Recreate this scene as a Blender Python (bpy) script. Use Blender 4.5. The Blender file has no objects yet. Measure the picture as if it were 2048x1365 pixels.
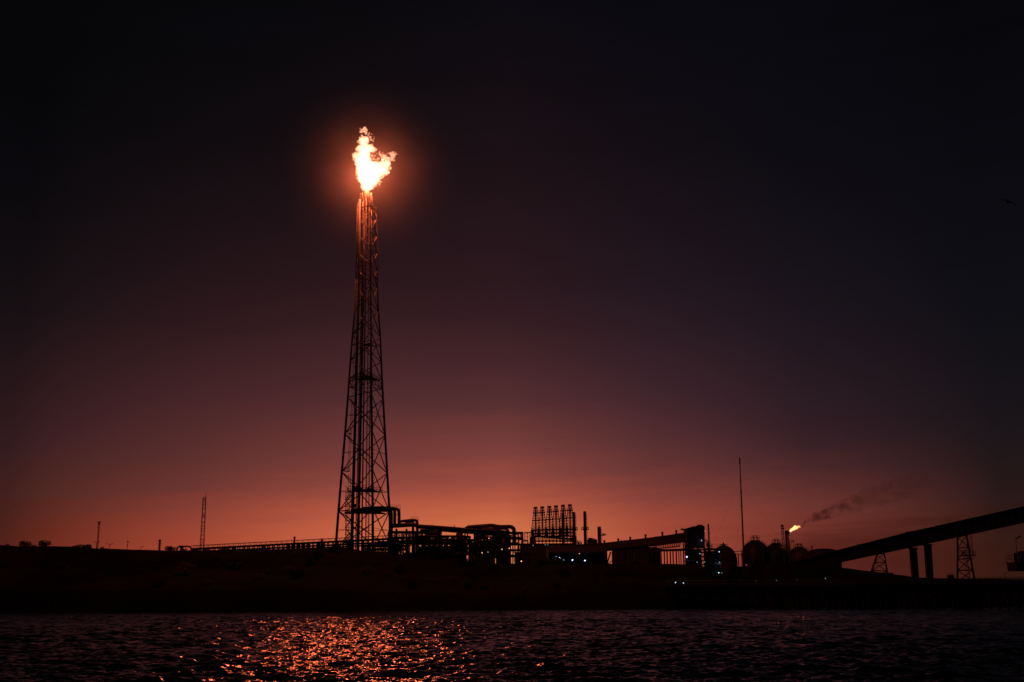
import bpy, math, random
import numpy as np
from mathutils import Vector, Matrix, noise as mnoise

random.seed(7)
scene = bpy.context.scene
COL = scene.collection
scene.render.engine = 'CYCLES'
scene.view_settings.view_transform = 'Standard'
scene.view_settings.look = 'None'
scene.view_settings.exposure = 0
scene.view_settings.gamma = 1
scene.cycles.max_bounces = 6
scene.cycles.volume_bounces = 0
scene.cycles.use_denoising = True
scene.cycles.sample_clamp_direct = 8
scene.cycles.sample_clamp_indirect = 2
scene.cycles.transparent_max_bounces = 32
scene.cycles.volume_step_rate = 0.6

# ------------------------------------------------------------------ camera
F = 2320.0                       # focal length in photo pixels (2048 wide)
PITCH, ROLL = math.radians(12.4), math.radians(-0.35)
EYE = Vector((0, 0, 2.5))
camd = bpy.data.cameras.new("camera")
camd.sensor_width = 36.0
camd.lens = F / 2048 * 36
camd.clip_start, camd.clip_end = 0.5, 30000
cam = bpy.data.objects.new("camera", camd)
COL.objects.link(cam)
ROT = Matrix.Rotation(math.radians(90) + PITCH, 3, 'X') @ Matrix.Rotation(ROLL, 3, 'Z')
cam.matrix_world = Matrix.Translation(EYE) @ ROT.to_4x4()
scene.camera = cam


def at(px, py, Y):
    """point at ground distance Y from the boat, seen in direction (px, py) of the photograph"""
    d = ROT @ Vector(((px - 1024) / F, -(py - 682.5) / F, -1))
    return EYE + d * (Y / d.y)


def mpp(p):
    """metres per photo pixel at point p"""
    f = ROT @ Vector((0, 0, -1))
    return (p - EYE).dot(f) / F


def zat(px, py, Y):
    return at(px, py, Y).z


# ------------------------------------------------------------------ materials
MATS = {}


def mat(name, col, rough=0.6, metal=0.0, var=0.25, scale=3.0, bump=0.0, spec=0.4):
    m = bpy.data.materials.new(name)
    m.use_nodes = True
    nt = m.node_tree
    b = nt.nodes["Principled BSDF"]
    b.inputs["Roughness"].default_value = rough
    b.inputs["Metallic"].default_value = metal
    b.inputs["Specular IOR Level"].default_value = spec
    tc = nt.nodes.new("ShaderNodeTexCoord")
    n = nt.nodes.new("ShaderNodeTexNoise")
    n.inputs["Scale"].default_value = scale
    n.inputs["Detail"].default_value = 6
    n.inputs["Roughness"].default_value = 0.65
    nt.links.new(tc.outputs["Object"], n.inputs["Vector"])
    r = nt.nodes.new("ShaderNodeValToRGB")
    r.color_ramp.elements[0].position, r.color_ramp.elements[1].position = 0.3, 0.72
    r.color_ramp.elements[0].color = (*[c * (1 - var) for c in col], 1)
    r.color_ramp.elements[1].color = (*[min(1, c * (1 + var)) for c in col], 1)
    nt.links.new(n.outputs["Fac"], r.inputs["Fac"])
    nt.links.new(r.outputs["Color"], b.inputs["Base Color"])
    if bump:
        bp = nt.nodes.new("ShaderNodeBump")
        bp.inputs["Strength"].default_value = bump
        bp.inputs["Distance"].default_value = 0.1
        nt.links.new(n.outputs["Fac"], bp.inputs["Height"])
        nt.links.new(bp.outputs["Normal"], b.inputs["Normal"])
    MATS[name] = m
    return m


STEEL = mat("weathered_steel", (0.13, 0.11, 0.10), 0.55, 0.0, 0.35, 1.5)
GALV = mat("galvanised_steel", (0.16, 0.15, 0.145), 0.5, 0.1, 0.25, 2.0)
PIPE = mat("lagged_pipe", (0.16, 0.145, 0.135), 0.5, 0.2, 0.3, 0.8)
CLAD = mat("corrugated_cladding", (0.055, 0.045, 0.042), 0.6, 0.0, 0.3, 0.6)
TANK = mat("tank_paint", (0.08, 0.075, 0.075), 0.5, 0.0, 0.15, 0.4)
TOWER = mat("grey_tower_paint", (0.30, 0.275, 0.255), 0.5, 0.0, 0.2, 1.0)
CONC = mat("concrete", (0.12, 0.11, 0.105), 0.85, 0.0, 0.2, 1.2, 0.3)
DARK = mat("dark_rubber", (0.05, 0.045, 0.045), 0.7, 0.0, 0.3, 2.0)
BRICK = mat("stack_lining", (0.20, 0.13, 0.11), 0.8, 0.0, 0.25, 1.4)
LEAF = mat("leaves", (0.055, 0.06, 0.03), 0.7, 0.0, 0.4, 1.0)
BARK = mat("bark", (0.09, 0.07, 0.055), 0.85, 0.0, 0.3, 4.0)
FEATH = mat("feathers", (0.03, 0.03, 0.03), 0.8, 0.0, 0.3, 9.0)


def emit(name, col, s):
    m = bpy.data.materials.new(name)
    m.use_nodes = True
    nt = m.node_tree
    nt.nodes.clear()
    o = nt.nodes.new("ShaderNodeOutputMaterial")
    e = nt.nodes.new("ShaderNodeEmission")
    e.inputs["Color"].default_value = (*col, 1)
    e.inputs["Strength"].default_value = s
    nt.links.new(e.outputs[0], o.inputs["Surface"])
    m.cycles.emission_sampling = 'NONE'      # the lamps that matter carry a real light
    return m


COOL = emit("cool_lamp_glass", (0.52, 0.74, 0.95), 1.8)
COOLDIM = emit("dim_cool_lamp_glass", (0.50, 0.72, 0.90), 0.6)
BLUE = emit("blue_lamp_glass", (0.40, 0.48, 1.0), 4.5)
WARM = emit("warm_lamp_glass", (1.0, 0.5, 0.2), 1.5)
RED = emit("red_lamp_glass", (1.0, 0.30, 0.16), 3.0)


# ------------------------------------------------------------------ mesh builder
class MB:
    def __init__(s):
        s.v, s.f, s.s = [], [], []

    def add(s, v, f, smooth=False):
        b = len(s.v)
        s.v += [tuple(p) for p in v]
        s.f += [tuple(b + i for i in q) for q in f]
        s.s += [smooth] * len(f)
        return s

    def tube(s, a, b, r, n=6, r2=None, smooth=True):
        return s.pipe([a, b], r, n, r2=r2, smooth=smooth)

    def pipe(s, pts, r, n=8, r2=None, smooth=True, bend=0.0):
        pts = [Vector(p) for p in pts]
        if bend and len(pts) > 2:
            q = [pts[0]]
            for i in range(1, len(pts) - 1):
                a, c, d = pts[i - 1], pts[i], pts[i + 1]
                u, w = (a - c), (d - c)
                k = min(bend, u.length * 0.49, w.length * 0.49)
                p0, p2 = c + u.normalized() * k, c + w.normalized() * k
                for j in range(6):
                    t = j / 5
                    q.append(p0 * (1 - t) ** 2 + c * 2 * t * (1 - t) + p2 * t * t)
            q.append(pts[-1])
            pts = q
        m = len(pts)
        r2 = r if r2 is None else r2
        v, f = [], []
        up = None
        for i, p in enumerate(pts):
            t = (pts[min(i + 1, m - 1)] - pts[max(i - 1, 0)]).normalized()
            if up is None:
                up = Vector((0, 0, 1)) if abs(t.z) < 0.9 else Vector((0, 1, 0))
            x = t.cross(up).normalized()
            y = x.cross(t).normalized()
            up = y
            rr = r + (r2 - r) * i / max(1, m - 1)
            for k in range(n):
                a = 2 * math.pi * k / n
                v.append(p + x * (rr * math.cos(a)) + y * (rr * math.sin(a)))
        for i in range(m - 1):
            for k in range(n):
                f.append((i * n + k, i * n + (k + 1) % n, (i + 1) * n + (k + 1) % n, (i + 1) * n + k))
        s.add(v, f, smooth)
        b = len(s.v) - len(v)
        s.f += [tuple(b + k for k in reversed(range(n))), tuple(b + (m - 1) * n + k for k in range(n))]
        s.s += [False, False]
        return s

    def beam(s, a, b, w, h=None, up=(0, 0, 1)):
        h = w if h is None else h
        a, b = Vector(a), Vector(b)
        t = (b - a).normalized()
        u = Vector(up)
        if abs(t.dot(u)) > 0.95:
            u = Vector((0, 1, 0))
        x = t.cross(u).normalized() * (w / 2)
        y = x.cross(t).normalized() * (h / 2)
        v = [p + i * x + j * y for p in (a, b) for i, j in ((-1, -1), (1, -1), (1, 1), (-1, 1))]
        return s.add(v, [(3, 2, 1, 0), (4, 5, 6, 7), (0, 1, 5, 4), (1, 2, 6, 5), (2, 3, 7, 6), (3, 0, 4, 7)])

    def box(s, c, size, rz=0.0):
        c = Vector(c)
        R = Matrix.Rotation(rz, 3, 'Z')
        v = [c + R @ Vector((i * size[0] / 2, j * size[1] / 2, k * size[2] / 2)) for k in (-1, 1) for i, j in ((-1, -1), (1, -1), (1, 1), (-1, 1))]
        return s.add(v, [(3, 2, 1, 0), (4, 5, 6, 7), (0, 1, 5, 4), (1, 2, 6, 5), (2, 3, 7, 6), (3, 0, 4, 7)])

    def prism(s, poly, d):
        """closed outline (3-D points, in a plane) pushed along vector d"""
        n = len(poly)
        d = Vector(d)
        v = [Vector(p) for p in poly] + [Vector(p) + d for p in poly]
        f = [tuple(range(n)), tuple(reversed(range(n, 2 * n)))] + [(i, i + n, (i + 1) % n + n, (i + 1) % n) for i in range(n)]
        return s.add(v, f)

    def lathe(s, c, prof, n=24, smooth=True):
        c = Vector(c)
        v, f = [], []
        m = len(prof)
        for r, z in prof:
            for k in range(n):
                a = 2 * math.pi * k / n
                v.append(c + Vector((r * math.cos(a), r * math.sin(a), z)))
        for i in range(m - 1):
            for k in range(n):
                f.append((i * n + k, i * n + (k + 1) % n, (i + 1) * n + (k + 1) % n, (i + 1) * n + k))
        s.add(v, f, smooth)
        b = len(s.v) - len(v)
        s.f += [tuple(b + k for k in reversed(range(n))), tuple(b + (m - 1) * n + k for k in range(n))]
        s.s += [False, False]
        return s

    def ball(s, c, r, n=12, m=8, sz=1.0):
        return s.lathe(c, [(max(r * math.sin(math.pi * i / m), 1e-3), -r * sz * math.cos(math.pi * i / m)) for i in range(m + 1)], n)

    def rail(s, a, b, h=1.1, posts=4, r=0.035, mid=True):
        a, b = Vector(a), Vector(b)
        up = Vector((0, 0, h))
        s.tube(a + up, b + up, r, 5)
        if mid:
            s.tube(a + up * 0.5, b + up * 0.5, r * 0.8, 5)
        for i in range(posts + 1):
            p = a.lerp(b, i / posts)
            s.tube(p, p + up, r, 5)
        return s

    def ladder(s, a, b, w, side=(1, 0, 0), r=0.035, step=0.6, cage=False):
        a, b, x = Vector(a), Vector(b), Vector(side).normalized() * (w / 2)
        s.tube(a - x, b - x, r, 5)
        s.tube(a + x, b + x, r, 5)
        n = max(2, int((b - a).length / step))
        for i in range(1, n):
            p = a.lerp(b, i / n)
            s.tube(p - x, p + x, r * 0.7, 4)
        if cage:
            k = max(2, int((b - a).length / 2.2))
            y = (b - a).normalized().cross(x).normalized() * (w * 0.9)
            for i in range(1, k):
                p = a.lerp(b, i / k)
                s.pipe([p - x, p - x * 1.1 - y * 0.7, p - y, p + x * 1.1 - y * 0.7, p + x], r * 0.7, 4)
            s.tube(a - y, b - y, r * 0.7, 4)
        return s

    def build(s, name, m, parent=None):
        me = bpy.data.meshes.new(name)
        me.from_pydata(s.v, [], s.f)
        me.polygons.foreach_set("use_smooth", s.s)
        me.materials.append(m)
        me.update()
        o = bpy.data.objects.new(name, me)
        COL.objects.link(o)
        if parent:
            o.parent = parent
            if parent.parent is None:      # built in world space: cancel the thing's own place
                o.matrix_parent_inverse = Matrix.Translation(-Vector(parent.location))
        return o


def thing(name, label, cat, loc=(0, 0, 0), group=None):
    o = bpy.data.objects.new(name, None)
    COL.objects.link(o)
    o.location = loc
    o.empty_display_size = 0.5
    o["label"], o["category"] = label, cat
    if group:
        o["group"] = group
    return o


def tag(o, label, cat, group=None):
    o["label"], o["category"] = label, cat
    if group:
        o["group"] = group
    return o


def dup(root, loc, label=None, group=None, scale=None, rz=None):
    r = root.copy()
    COL.objects.link(r)
    r.location = loc
    if scale is not None:
        r.scale = scale
    if rz is not None:
        r.rotation_euler = (0, 0, rz)
    if label:
        r["label"] = label
    if group:
        r["group"] = group
    for ch in list(root.children):
        c = ch.copy()
        COL.objects.link(c)
        c.parent = r
        c.matrix_parent_inverse = ch.matrix_parent_inverse.copy()
        for g in list(ch.children):
            d = g.copy()
            COL.objects.link(d)
            d.parent = c
            d.matrix_parent_inverse = g.matrix_parent_inverse.copy()
    return r


# ------------------------------------------------------------------ ground
YP = 290.0
GC = [(-900, 1084), (-300, 1086), (0, 1091), (60, 1096), (110, 1096), (150, 1095), (210, 1099), (250, 1101), (330, 1102), (400, 1102.5),
      (500, 1103), (560, 1101), (640, 1098.5), (705, 1098.5), (725, 1102.5), (790, 1106), (830, 1118), (1000, 1129), (1200, 1129), (1400, 1131),
      (1480, 1127), (1600, 1132), (1680, 1143), (1780, 1156), (1900, 1159), (2048, 1160), (2400, 1164), (3200, 1166)]
GX = [at(a, b, YP).x for a, b in GC]
GZ = [at(a, b, YP).z for a, b in GC]
SH_Y = 216.0


def fbm(x, y, s, o=4, seed=0.0):
    v, a, t = 0.0, 1.0, 0.0
    for i in range(o):
        v += a * mnoise.noise(Vector((x / s + seed, y / s, seed * 1.7)))
        t += a
        a *= 0.5
        s *= 0.5
    return v / t


TP = [0, 0.03, 0.075, 0.12, 0.20, 0.30, 0.40, 0.46, 0.50, 0.56, 0.66, 0.82, 1.0]
TZ = [0, 0.13, 0.30, 0.34, 0.42, 0.52, 0.60, 0.61, 0.63, 0.76, 0.90, 0.97, 1.0]


def ground(x, y):
    z = hillside(x, y)
    if 40 < x < 66 and 222 < y < 330:      # cutting in which the transfer tower stands
        def ss(a, b, v):
            u = min(1, max(0, (v - a) / (b - a)))
            return u * u * (3 - 2 * u)
        w_ = ss(42.5, 45.0, x) * (1 - ss(57, 59.5, x)) * ss(224, 232, y) * (1 - ss(323, 328, y))
        if z > 4.0:
            z += (4.0 - z) * w_
    return z


def hillside(x, y):
    ys = SH_Y + 3.2 * fbm(x, 0, 35, 4, 3.1)
    hp = float(np.interp(x, GX, GZ))
    if y < ys:
        return max(-4.0, -0.16 * (ys - y))
    t = (y - ys) / (YP - 4 - ys)
    if t < 1:
        z = hp * float(np.interp(t + 0.05 * fbm(x, y, 30, 2, 9.0) * min(1, t * 4), TP, TZ))
        return max(0.02, z) + min(1, t * 5) * (0.75 * fbm(x, y, 9, 4, 1.0) + 0.25 * fbm(x, y, 2.2, 2, 5.0)) * (1 - 0.7 * t)
    z = hp + 0.12 * fbm(x, y, 9, 3, 1.0)
    if y > 320:
        z -= min(1.0, (y - 320) / 500) * 0.35 * z
    return z


def grid_mesh(name, xs, ys, zf, m):
    nx, ny = len(xs), len(ys)
    v = np.empty((ny, nx, 3), dtype=np.float32)
    v[:, :, 0] = xs[None, :]
    v[:, :, 1] = ys[:, None]
    for j in range(ny):
        for i in range(nx):
            v[j, i, 2] = zf(float(xs[i]), float(ys[j]))
    return np_mesh(name, v.reshape(-1, 3), nx, ny, m)


def np_mesh(name, v, nx, ny, m, wrap=False):
    a = np.arange(nx * ny).reshape(ny, nx)
    f = np.stack([a[:-1, :-1], a[:-1, 1:], a[1:, 1:], a[1:, :-1]], -1).reshape(-1, 4)
    me = bpy.data.meshes.new(name)
    me.vertices.add(len(v))
    me.vertices.foreach_set("co", np.ascontiguousarray(v, dtype=np.float32).ravel())
    me.loops.add(f.size)
    me.loops.foreach_set("vertex_index", f.ravel().astype(np.int32))
    me.polygons.add(len(f))
    me.polygons.foreach_set("loop_start", np.arange(0, f.size, 4, dtype=np.int32))
    me.polygons.foreach_set("loop_total", np.full(len(f), 4, dtype=np.int32))
    me.polygons.foreach_set("use_smooth", np.ones(len(f), dtype=bool))
    me.update(calc_edges=True)
    me.validate()
    me.materials.append(m)
    o = bpy.data.objects.new(name, me)
    COL.objects.link(o)
    return o


# red earth with scrub patches
EARTH = bpy.data.materials.new("red_earth")
EARTH.use_nodes = True
nt = EARTH.node_tree
b = nt.nodes["Principled BSDF"]
b.inputs["Roughness"].default_value = 0.95
b.inputs["Specular IOR Level"].default_value = 0.1
tc = nt.nodes.new("ShaderNodeTexCoord")
n1 = nt.nodes.new("ShaderNodeTexNoise")
n1.inputs["Scale"].default_value = 0.055
n1.inputs["Detail"].default_value = 9
n1.inputs["Roughness"].default_value = 0.7
n2 = nt.nodes.new("ShaderNodeTexNoise")
n2.inputs["Scale"].default_value = 1.3
n2.inputs["Detail"].default_value = 6
nt.links.new(tc.outputs["Object"], n1.inputs["Vector"])
nt.links.new(tc.outputs["Object"], n2.inputs["Vector"])
r1 = nt.nodes.new("ShaderNodeValToRGB")
e = r1.color_ramp.elements
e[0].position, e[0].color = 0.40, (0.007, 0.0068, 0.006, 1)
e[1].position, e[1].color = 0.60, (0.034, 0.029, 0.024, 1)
nt.links.new(n1.outputs["Fac"], r1.inputs["Fac"])
mx = nt.nodes.new("ShaderNodeMix")
mx.data_type, mx.blend_type = 'RGBA', 'MULTIPLY'
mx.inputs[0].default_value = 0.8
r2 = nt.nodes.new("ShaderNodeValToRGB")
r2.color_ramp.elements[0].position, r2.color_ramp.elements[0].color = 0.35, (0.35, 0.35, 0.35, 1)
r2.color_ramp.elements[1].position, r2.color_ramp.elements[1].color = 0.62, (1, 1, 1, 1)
nt.links.new(n2.outputs["Fac"], r2.inputs["Fac"])
nt.links.new(r1.outputs["Color"], mx.inputs["A"])
nt.links.new(r2.outputs["Color"], mx.inputs["B"])
nt.links.new(mx.outputs["Result"], b.inputs["Base Color"])
bp = nt.nodes.new("ShaderNodeBump")
bp.inputs["Strength"].default_value = 0.8
bp.inputs["Distance"].default_value = 0.3
nt.links.new(n2.outputs["Fac"], bp.inputs["Height"])
nt.links.new(bp.outputs["Normal"], b.inputs["Normal"])

gx = np.concatenate([np.array([-9000, -4000, -1500, -700, -450, -320, -240]), np.arange(-200, 230.1, 0.9), np.array([260, 330, 450, 700, 1500, 4000, 9000])])
gy = np.concatenate([np.array([180, 195, 205]), np.arange(209, 291, 0.7), np.array([292, 295, 300, 308, 320, 340, 370, 410, 460, 520, 600, 700, 900, 1300, 2200, 4500, 12000])])
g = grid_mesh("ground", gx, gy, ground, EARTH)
g["kind"] = "structure"

# ------------------------------------------------------------------ water
WAT = bpy.data.materials.new("sea_water")
WAT.use_nodes = True
nt = WAT.node_tree
b = nt.nodes["Principled BSDF"]
b.inputs["Base Color"].default_value = (0.004, 0.005, 0.006, 1)
b.inputs["Roughness"].default_value = 0.11
b.inputs["IOR"].default_value = 1.333
geo = nt.nodes.new("ShaderNodeNewGeometry")
w1 = nt.nodes.new("ShaderNodeTexNoise")
w1.inputs["Scale"].default_value = 3.2
w1.inputs["Detail"].default_value = 2
w1.inputs["Roughness"].default_value = 0.6
nt.links.new(geo.outputs["Position"], w1.inputs["Vector"])
bp = nt.nodes.new("ShaderNodeBump")
bp.inputs["Strength"].default_value = 1.0
bp.inputs["Distance"].default_value = 0.05
nt.links.new(w1.outputs["Fac"], bp.inputs["Height"])
nt.links.new(bp.outputs["Normal"], b.inputs["Normal"])

az = np.radians(np.concatenate([np.linspace(-180, -31, 60), np.linspace(-30, 30, 1250), np.linspace(31, 180, 60)]))
rr = np.concatenate([np.array([0.05, 2, 4, 6, 8, 11, 14, 17, 20]), 22 * (300 / 22) ** (np.arange(0, 1250) / 1249), np.array([320, 400, 600, 1200, 3000, 9000])])
A, R = np.meshgrid(az, rr)
X, Yw = R * np.sin(A), R * np.cos(A)
Z = np.zeros_like(X)
dX, dY = np.zeros_like(X), np.zeros_like(X)
rng = np.random.default_rng(5)
NW = 110
dr = R * 0.0021
lat = R * math.radians(60 / 1250)
for i in range(NW):
    lam = 0.17 * (3.1 / 0.17) ** ((i + rng.random()) / NW)
    th = math.radians(-78) + rng.normal(0, 0.62)       # waves run across the view
    k = 2 * math.pi / lam
    amp = 0.031 / k * (0.8 + 0.5 * rng.random())
    kx, ky = k * math.cos(th), k * math.sin(th)
    ph = rng.random() * 6.283
    fade = np.clip((lam / (2.2 * np.maximum(dr * abs(math.sin(th)) + lat * abs(math.cos(th)), 1e-3))) - 0.6, 0, 1)
    P_ = kx * X + ky * Yw + ph
    Z += fade * amp * np.cos(P_)
    dX -= fade * amp * math.cos(th) * np.sin(P_)
    dY -= fade * amp * math.sin(th) * np.sin(P_)
mod = 1 + 0.35 * np.sin(X / 17 + 1.3 * np.sin(Yw / 23)) * np.sin(Yw / 29 + 0.7)
Z *= mod * (R < 320)
V = np.stack([X + 0.8 * dX, Yw + 0.8 * dY, Z], -1).reshape(-1, 3)
w = np_mesh("water", V, len(az), len(rr), WAT)
w["kind"] = "structure"

# ------------------------------------------------------------------ world: dusk sky
world = bpy.data.worlds.new("World")
scene.world = world
world.use_nodes = True
nt = world.node_tree
bg = nt.nodes["Background"]
tc = nt.nodes.new("ShaderNodeTexCoord")
sep = nt.nodes.new("ShaderNodeSeparateXYZ")
nt.links.new(tc.outputs["Generated"], sep.inputs[0])


def math_node(op, a, b=None, c=None):
    n = nt.nodes.new("ShaderNodeMath")
    n.operation = op
    for i, v in enumerate((a, b, c)):
        if v is None:
            continue
        if isinstance(v, (int, float)):
            n.inputs[i].default_value = v
        else:
            nt.links.new(v, n.inputs[i])
    return n.outputs[0]


azim = math_node('MULTIPLY', math_node('ARCTAN2', sep.outputs["X"], sep.outputs["Y"]), 180 / math.pi)
elev = math_node('MULTIPLY', math_node('ARCSINE', sep.outputs["Z"]), 180 / math.pi)
# faint streaks of high cloud, stretched along the horizon
mp = nt.nodes.new("ShaderNodeCombineXYZ")
nt.links.new(math_node('MULTIPLY', azim, 0.03), mp.inputs[0])
nt.links.new(math_node('SUBTRACT', math_node('MULTIPLY', elev, 0.42), math_node('MULTIPLY', azim, 0.02)), mp.inputs[1])
sn = nt.nodes.new("ShaderNodeTexNoise")
sn.inputs["Scale"].default_value = 1.6
sn.inputs["Detail"].default_value = 5
sn.inputs["Roughness"].default_value = 0.55
nt.links.new(mp.outputs[0], sn.inputs["Vector"])
sn2 = nt.nodes.new("ShaderNodeTexNoise")
sn2.inputs["Scale"].default_value = 5.5
sn2.inputs["Detail"].default_value = 4
nt.links.new(mp.outputs[0], sn2.inputs["Vector"])
streak = math_node('ADD', math_node('SUBTRACT', sn.outputs["Fac"], 0.5), math_node('MULTIPLY', math_node('SUBTRACT', sn2.outputs["Fac"], 0.5), 0.55))
elev_w = math_node('ADD', elev, math_node('MULTIPLY', streak, 2.6))


def lin(c):
    return [((v / 255 + 0.055) / 1.055) ** 2.4 if v / 255 > 0.04045 else v / 255 / 12.92 for v in c]


SKY = [  # photo column, {row: sRGB colour}
    (-180, None, {0: (12, 10, 13), 12: (11, 11, 15), 90: (8, 8, 12)}),
    (-60, None, {0: (30, 15, 13), 12: (16, 12, 15), 40: (7, 7, 9), 90: (8, 8, 12)}),
    (None, 20, {1300: (80, 33, 23), 1078: (80, 33, 23), 968: (62, 32, 29), 858: (47, 26, 28), 608: (22, 15, 17), 308: (8, 7, 9), 28: (5, 5, 6), -800: (6, 6, 8)}),
    (None, 110, {1300: (108, 42, 27), 1078: (106, 42, 27), 968: (78, 40, 35), 858: (60, 31, 33), 608: (28, 18, 20), 308: (11, 9, 11), 28: (6, 6, 7), -800: (6, 6, 8)}),
    (None, 400, {1300: (165, 70, 48), 1075: (165, 70, 48), 1030: (139, 64, 51), 985: (114, 55, 48), 938: (97, 50, 45), 808: (72, 38, 39), 608: (40, 22, 25), 308: (17, 12, 14), 28: (7, 7, 9), -800: (7, 7, 9)}),
    (None, 700, {1300: (206, 104, 68), 1075: (205, 102, 67), 1033: (186, 89, 64), 1010: (170, 83, 63), 938: (126, 63, 55), 858: (100, 52, 50), 808: (84, 45, 45), 608: (46, 25, 28), 308: (23, 14, 16), 28: (9, 8, 10), -800: (8, 8, 10)}),
    (None, 1010, {1300: (216, 122, 73), 1075: (214, 118, 72), 1038: (205, 106, 69), 1000: (180, 86, 64), 938: (140, 70, 60), 858: (106, 56, 51), 808: (88, 48, 46), 700: (62, 34, 36), 608: (46, 26, 29), 308: (27, 16, 18), 28: (12, 10, 13), -800: (8, 8, 11)}),
    (None, 1300, {1300: (168, 76, 56), 1078: (170, 76, 56), 1035: (158, 73, 57), 938: (102, 53, 49), 808: (66, 38, 42), 608: (38, 24, 29), 308: (20, 14, 17), 28: (10, 9, 13), -800: (8, 8, 11)}),
    (None, 1610, {1300: (88, 36, 27), 1085: (92, 38, 29), 1060: (112, 50, 40), 1028: (113, 54, 45), 940: (74, 40, 41), 858: (49, 30, 34), 608: (27, 20, 25), 308: (13, 12, 15), 28: (9, 9, 12), -800: (8, 8, 11)}),
    (None, 1990, {1300: (50, 23, 16), 1108: (54, 25, 17), 1000: (42, 25, 22), 858: (27, 21, 24), 608: (15, 15, 19), 308: (10, 10, 14), 28: (7, 7, 10), -800: (7, 7, 10)}),
    (60, None, {0: (26, 14, 13), 12: (14, 13, 16), 40: (8, 8, 11), 90: (8, 8, 12)}),
    (180, None, {0: (12, 10, 13), 12: (11, 11, 15), 90: (8, 8, 12)}),
]
EMAX = 60.0
prev = None
for a_deg, px, rows in SKY:
    pts = []
    for k, c in rows.items():
        if px is None:
            pts.append((k, c))
        else:
            d = (at(px, k, 100) - EYE).normalized()
            pts.append((math.degrees(math.asin(d.z)), c))
    if px is not None:
        d = (at(px, 900, 100) - EYE)
        a_deg = math.degrees(math.atan2(d.x, d.y))
    pts = [(e_, (c[0], c[1], c[2] + (2.8 if e_ > 6 and px is not None and 900 < px < 1900 else 1.4))) for e_, c in pts]
    pts.sort()
    ramp = nt.nodes.new("ShaderNodeValToRGB")
    cr = ramp.color_ramp
    cr.interpolation = 'EASE' if False else 'LINEAR'
    E = [p[0] for p in pts]
    stops = [0, 1.3, 2.4, 3.2, 4, 5, 6, 7, 8, 9.5, 11, 13, 15, 18, 21.5, 25, 29, 36, 60]
    ch = [np.interp(stops, E, [p[1][q] for p in pts]) for q in range(3)]
    while len(cr.elements) < len(stops):
        cr.elements.new(0.5)
    for i, s_ in enumerate(stops):
        cr.elements[i].position = s_ / EMAX
    for i, s_ in enumerate(stops):
        cr.elements[i].color = (*lin([ch[q][i] for q in range(3)]), 1)
    nt.links.new(math_node('DIVIDE', elev_w, EMAX), ramp.inputs["Fac"])
    if prev is None:
        prev = (a_deg, ramp.outputs["Color"])
        continue
    mr = nt.nodes.new("ShaderNodeMapRange")
    mr.interpolation_type = 'LINEAR'
    mr.inputs["From Min"].default_value = prev[0]
    mr.inputs["From Max"].default_value = a_deg
    nt.links.new(azim, mr.inputs["Value"])
    mix = nt.nodes.new("ShaderNodeMix")
    mix.data_type = 'RGBA'
    nt.links.new(mr.outputs["Result"], mix.inputs["Factor"])
    nt.links.new(prev[1], mix.inputs["A"])
    nt.links.new(ramp.outputs["Color"], mix.inputs["B"])
    prev = (a_deg, mix.outputs["Result"])
gain = math_node('ADD', 1.0, math_node('MULTIPLY', streak, 0.42))
sc_ = nt.nodes.new("ShaderNodeVectorMath")
sc_.operation = 'SCALE'
nt.links.new(prev[1], sc_.inputs[0])
nt.links.new(gain, sc_.inputs["Scale"])
nt.links.new(sc_.outputs[0], bg.inputs["Color"])
bg.inputs["Strength"].default_value = 1.0

# ================================================================== THE FLARE TOWER
YT = 292.0
tower = thing("flare_tower", "tall tapering lattice flare tower with riser pipes, burning at its tip above the plant", "flare tower", at(733, 1100, YT))
ROWS = [(418, 735.5, 21), (434, 736, 22.5), (468, 736.5, 24), (502, 737, 25), (537, 736, 25), (571, 735.8, 25.2), (619, 736, 27.5), (669, 736, 32.6),
        (720, 735.3, 36.2), (755, 735, 38.5), (793, 735, 41.3), (866, 734.7, 47), (943, 734.2, 53.5), (1021, 733.8, 60), (1098, 733.4, 66.5)]
ANG = [math.radians(167.7), math.radians(287.7), math.radians(47.7)]


def tower_pt(row, i):
    """leg i of the tower at photo row"""
    c = at(float(np.interp(row, [r[0] for r in ROWS], [r[1] for r in ROWS])), row, YT)
    r = float(np.interp(row, [r[0] for r in ROWS], [r[2] for r in ROWS])) * mpp(c)
    return Vector((c.x + r * math.cos(ANG[i]), c.y + r * math.sin(ANG[i]), c.z))


def tower_c(row):
    return (tower_pt(row, 0) + tower_pt(row, 1) + tower_pt(row, 2)) / 3


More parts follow.
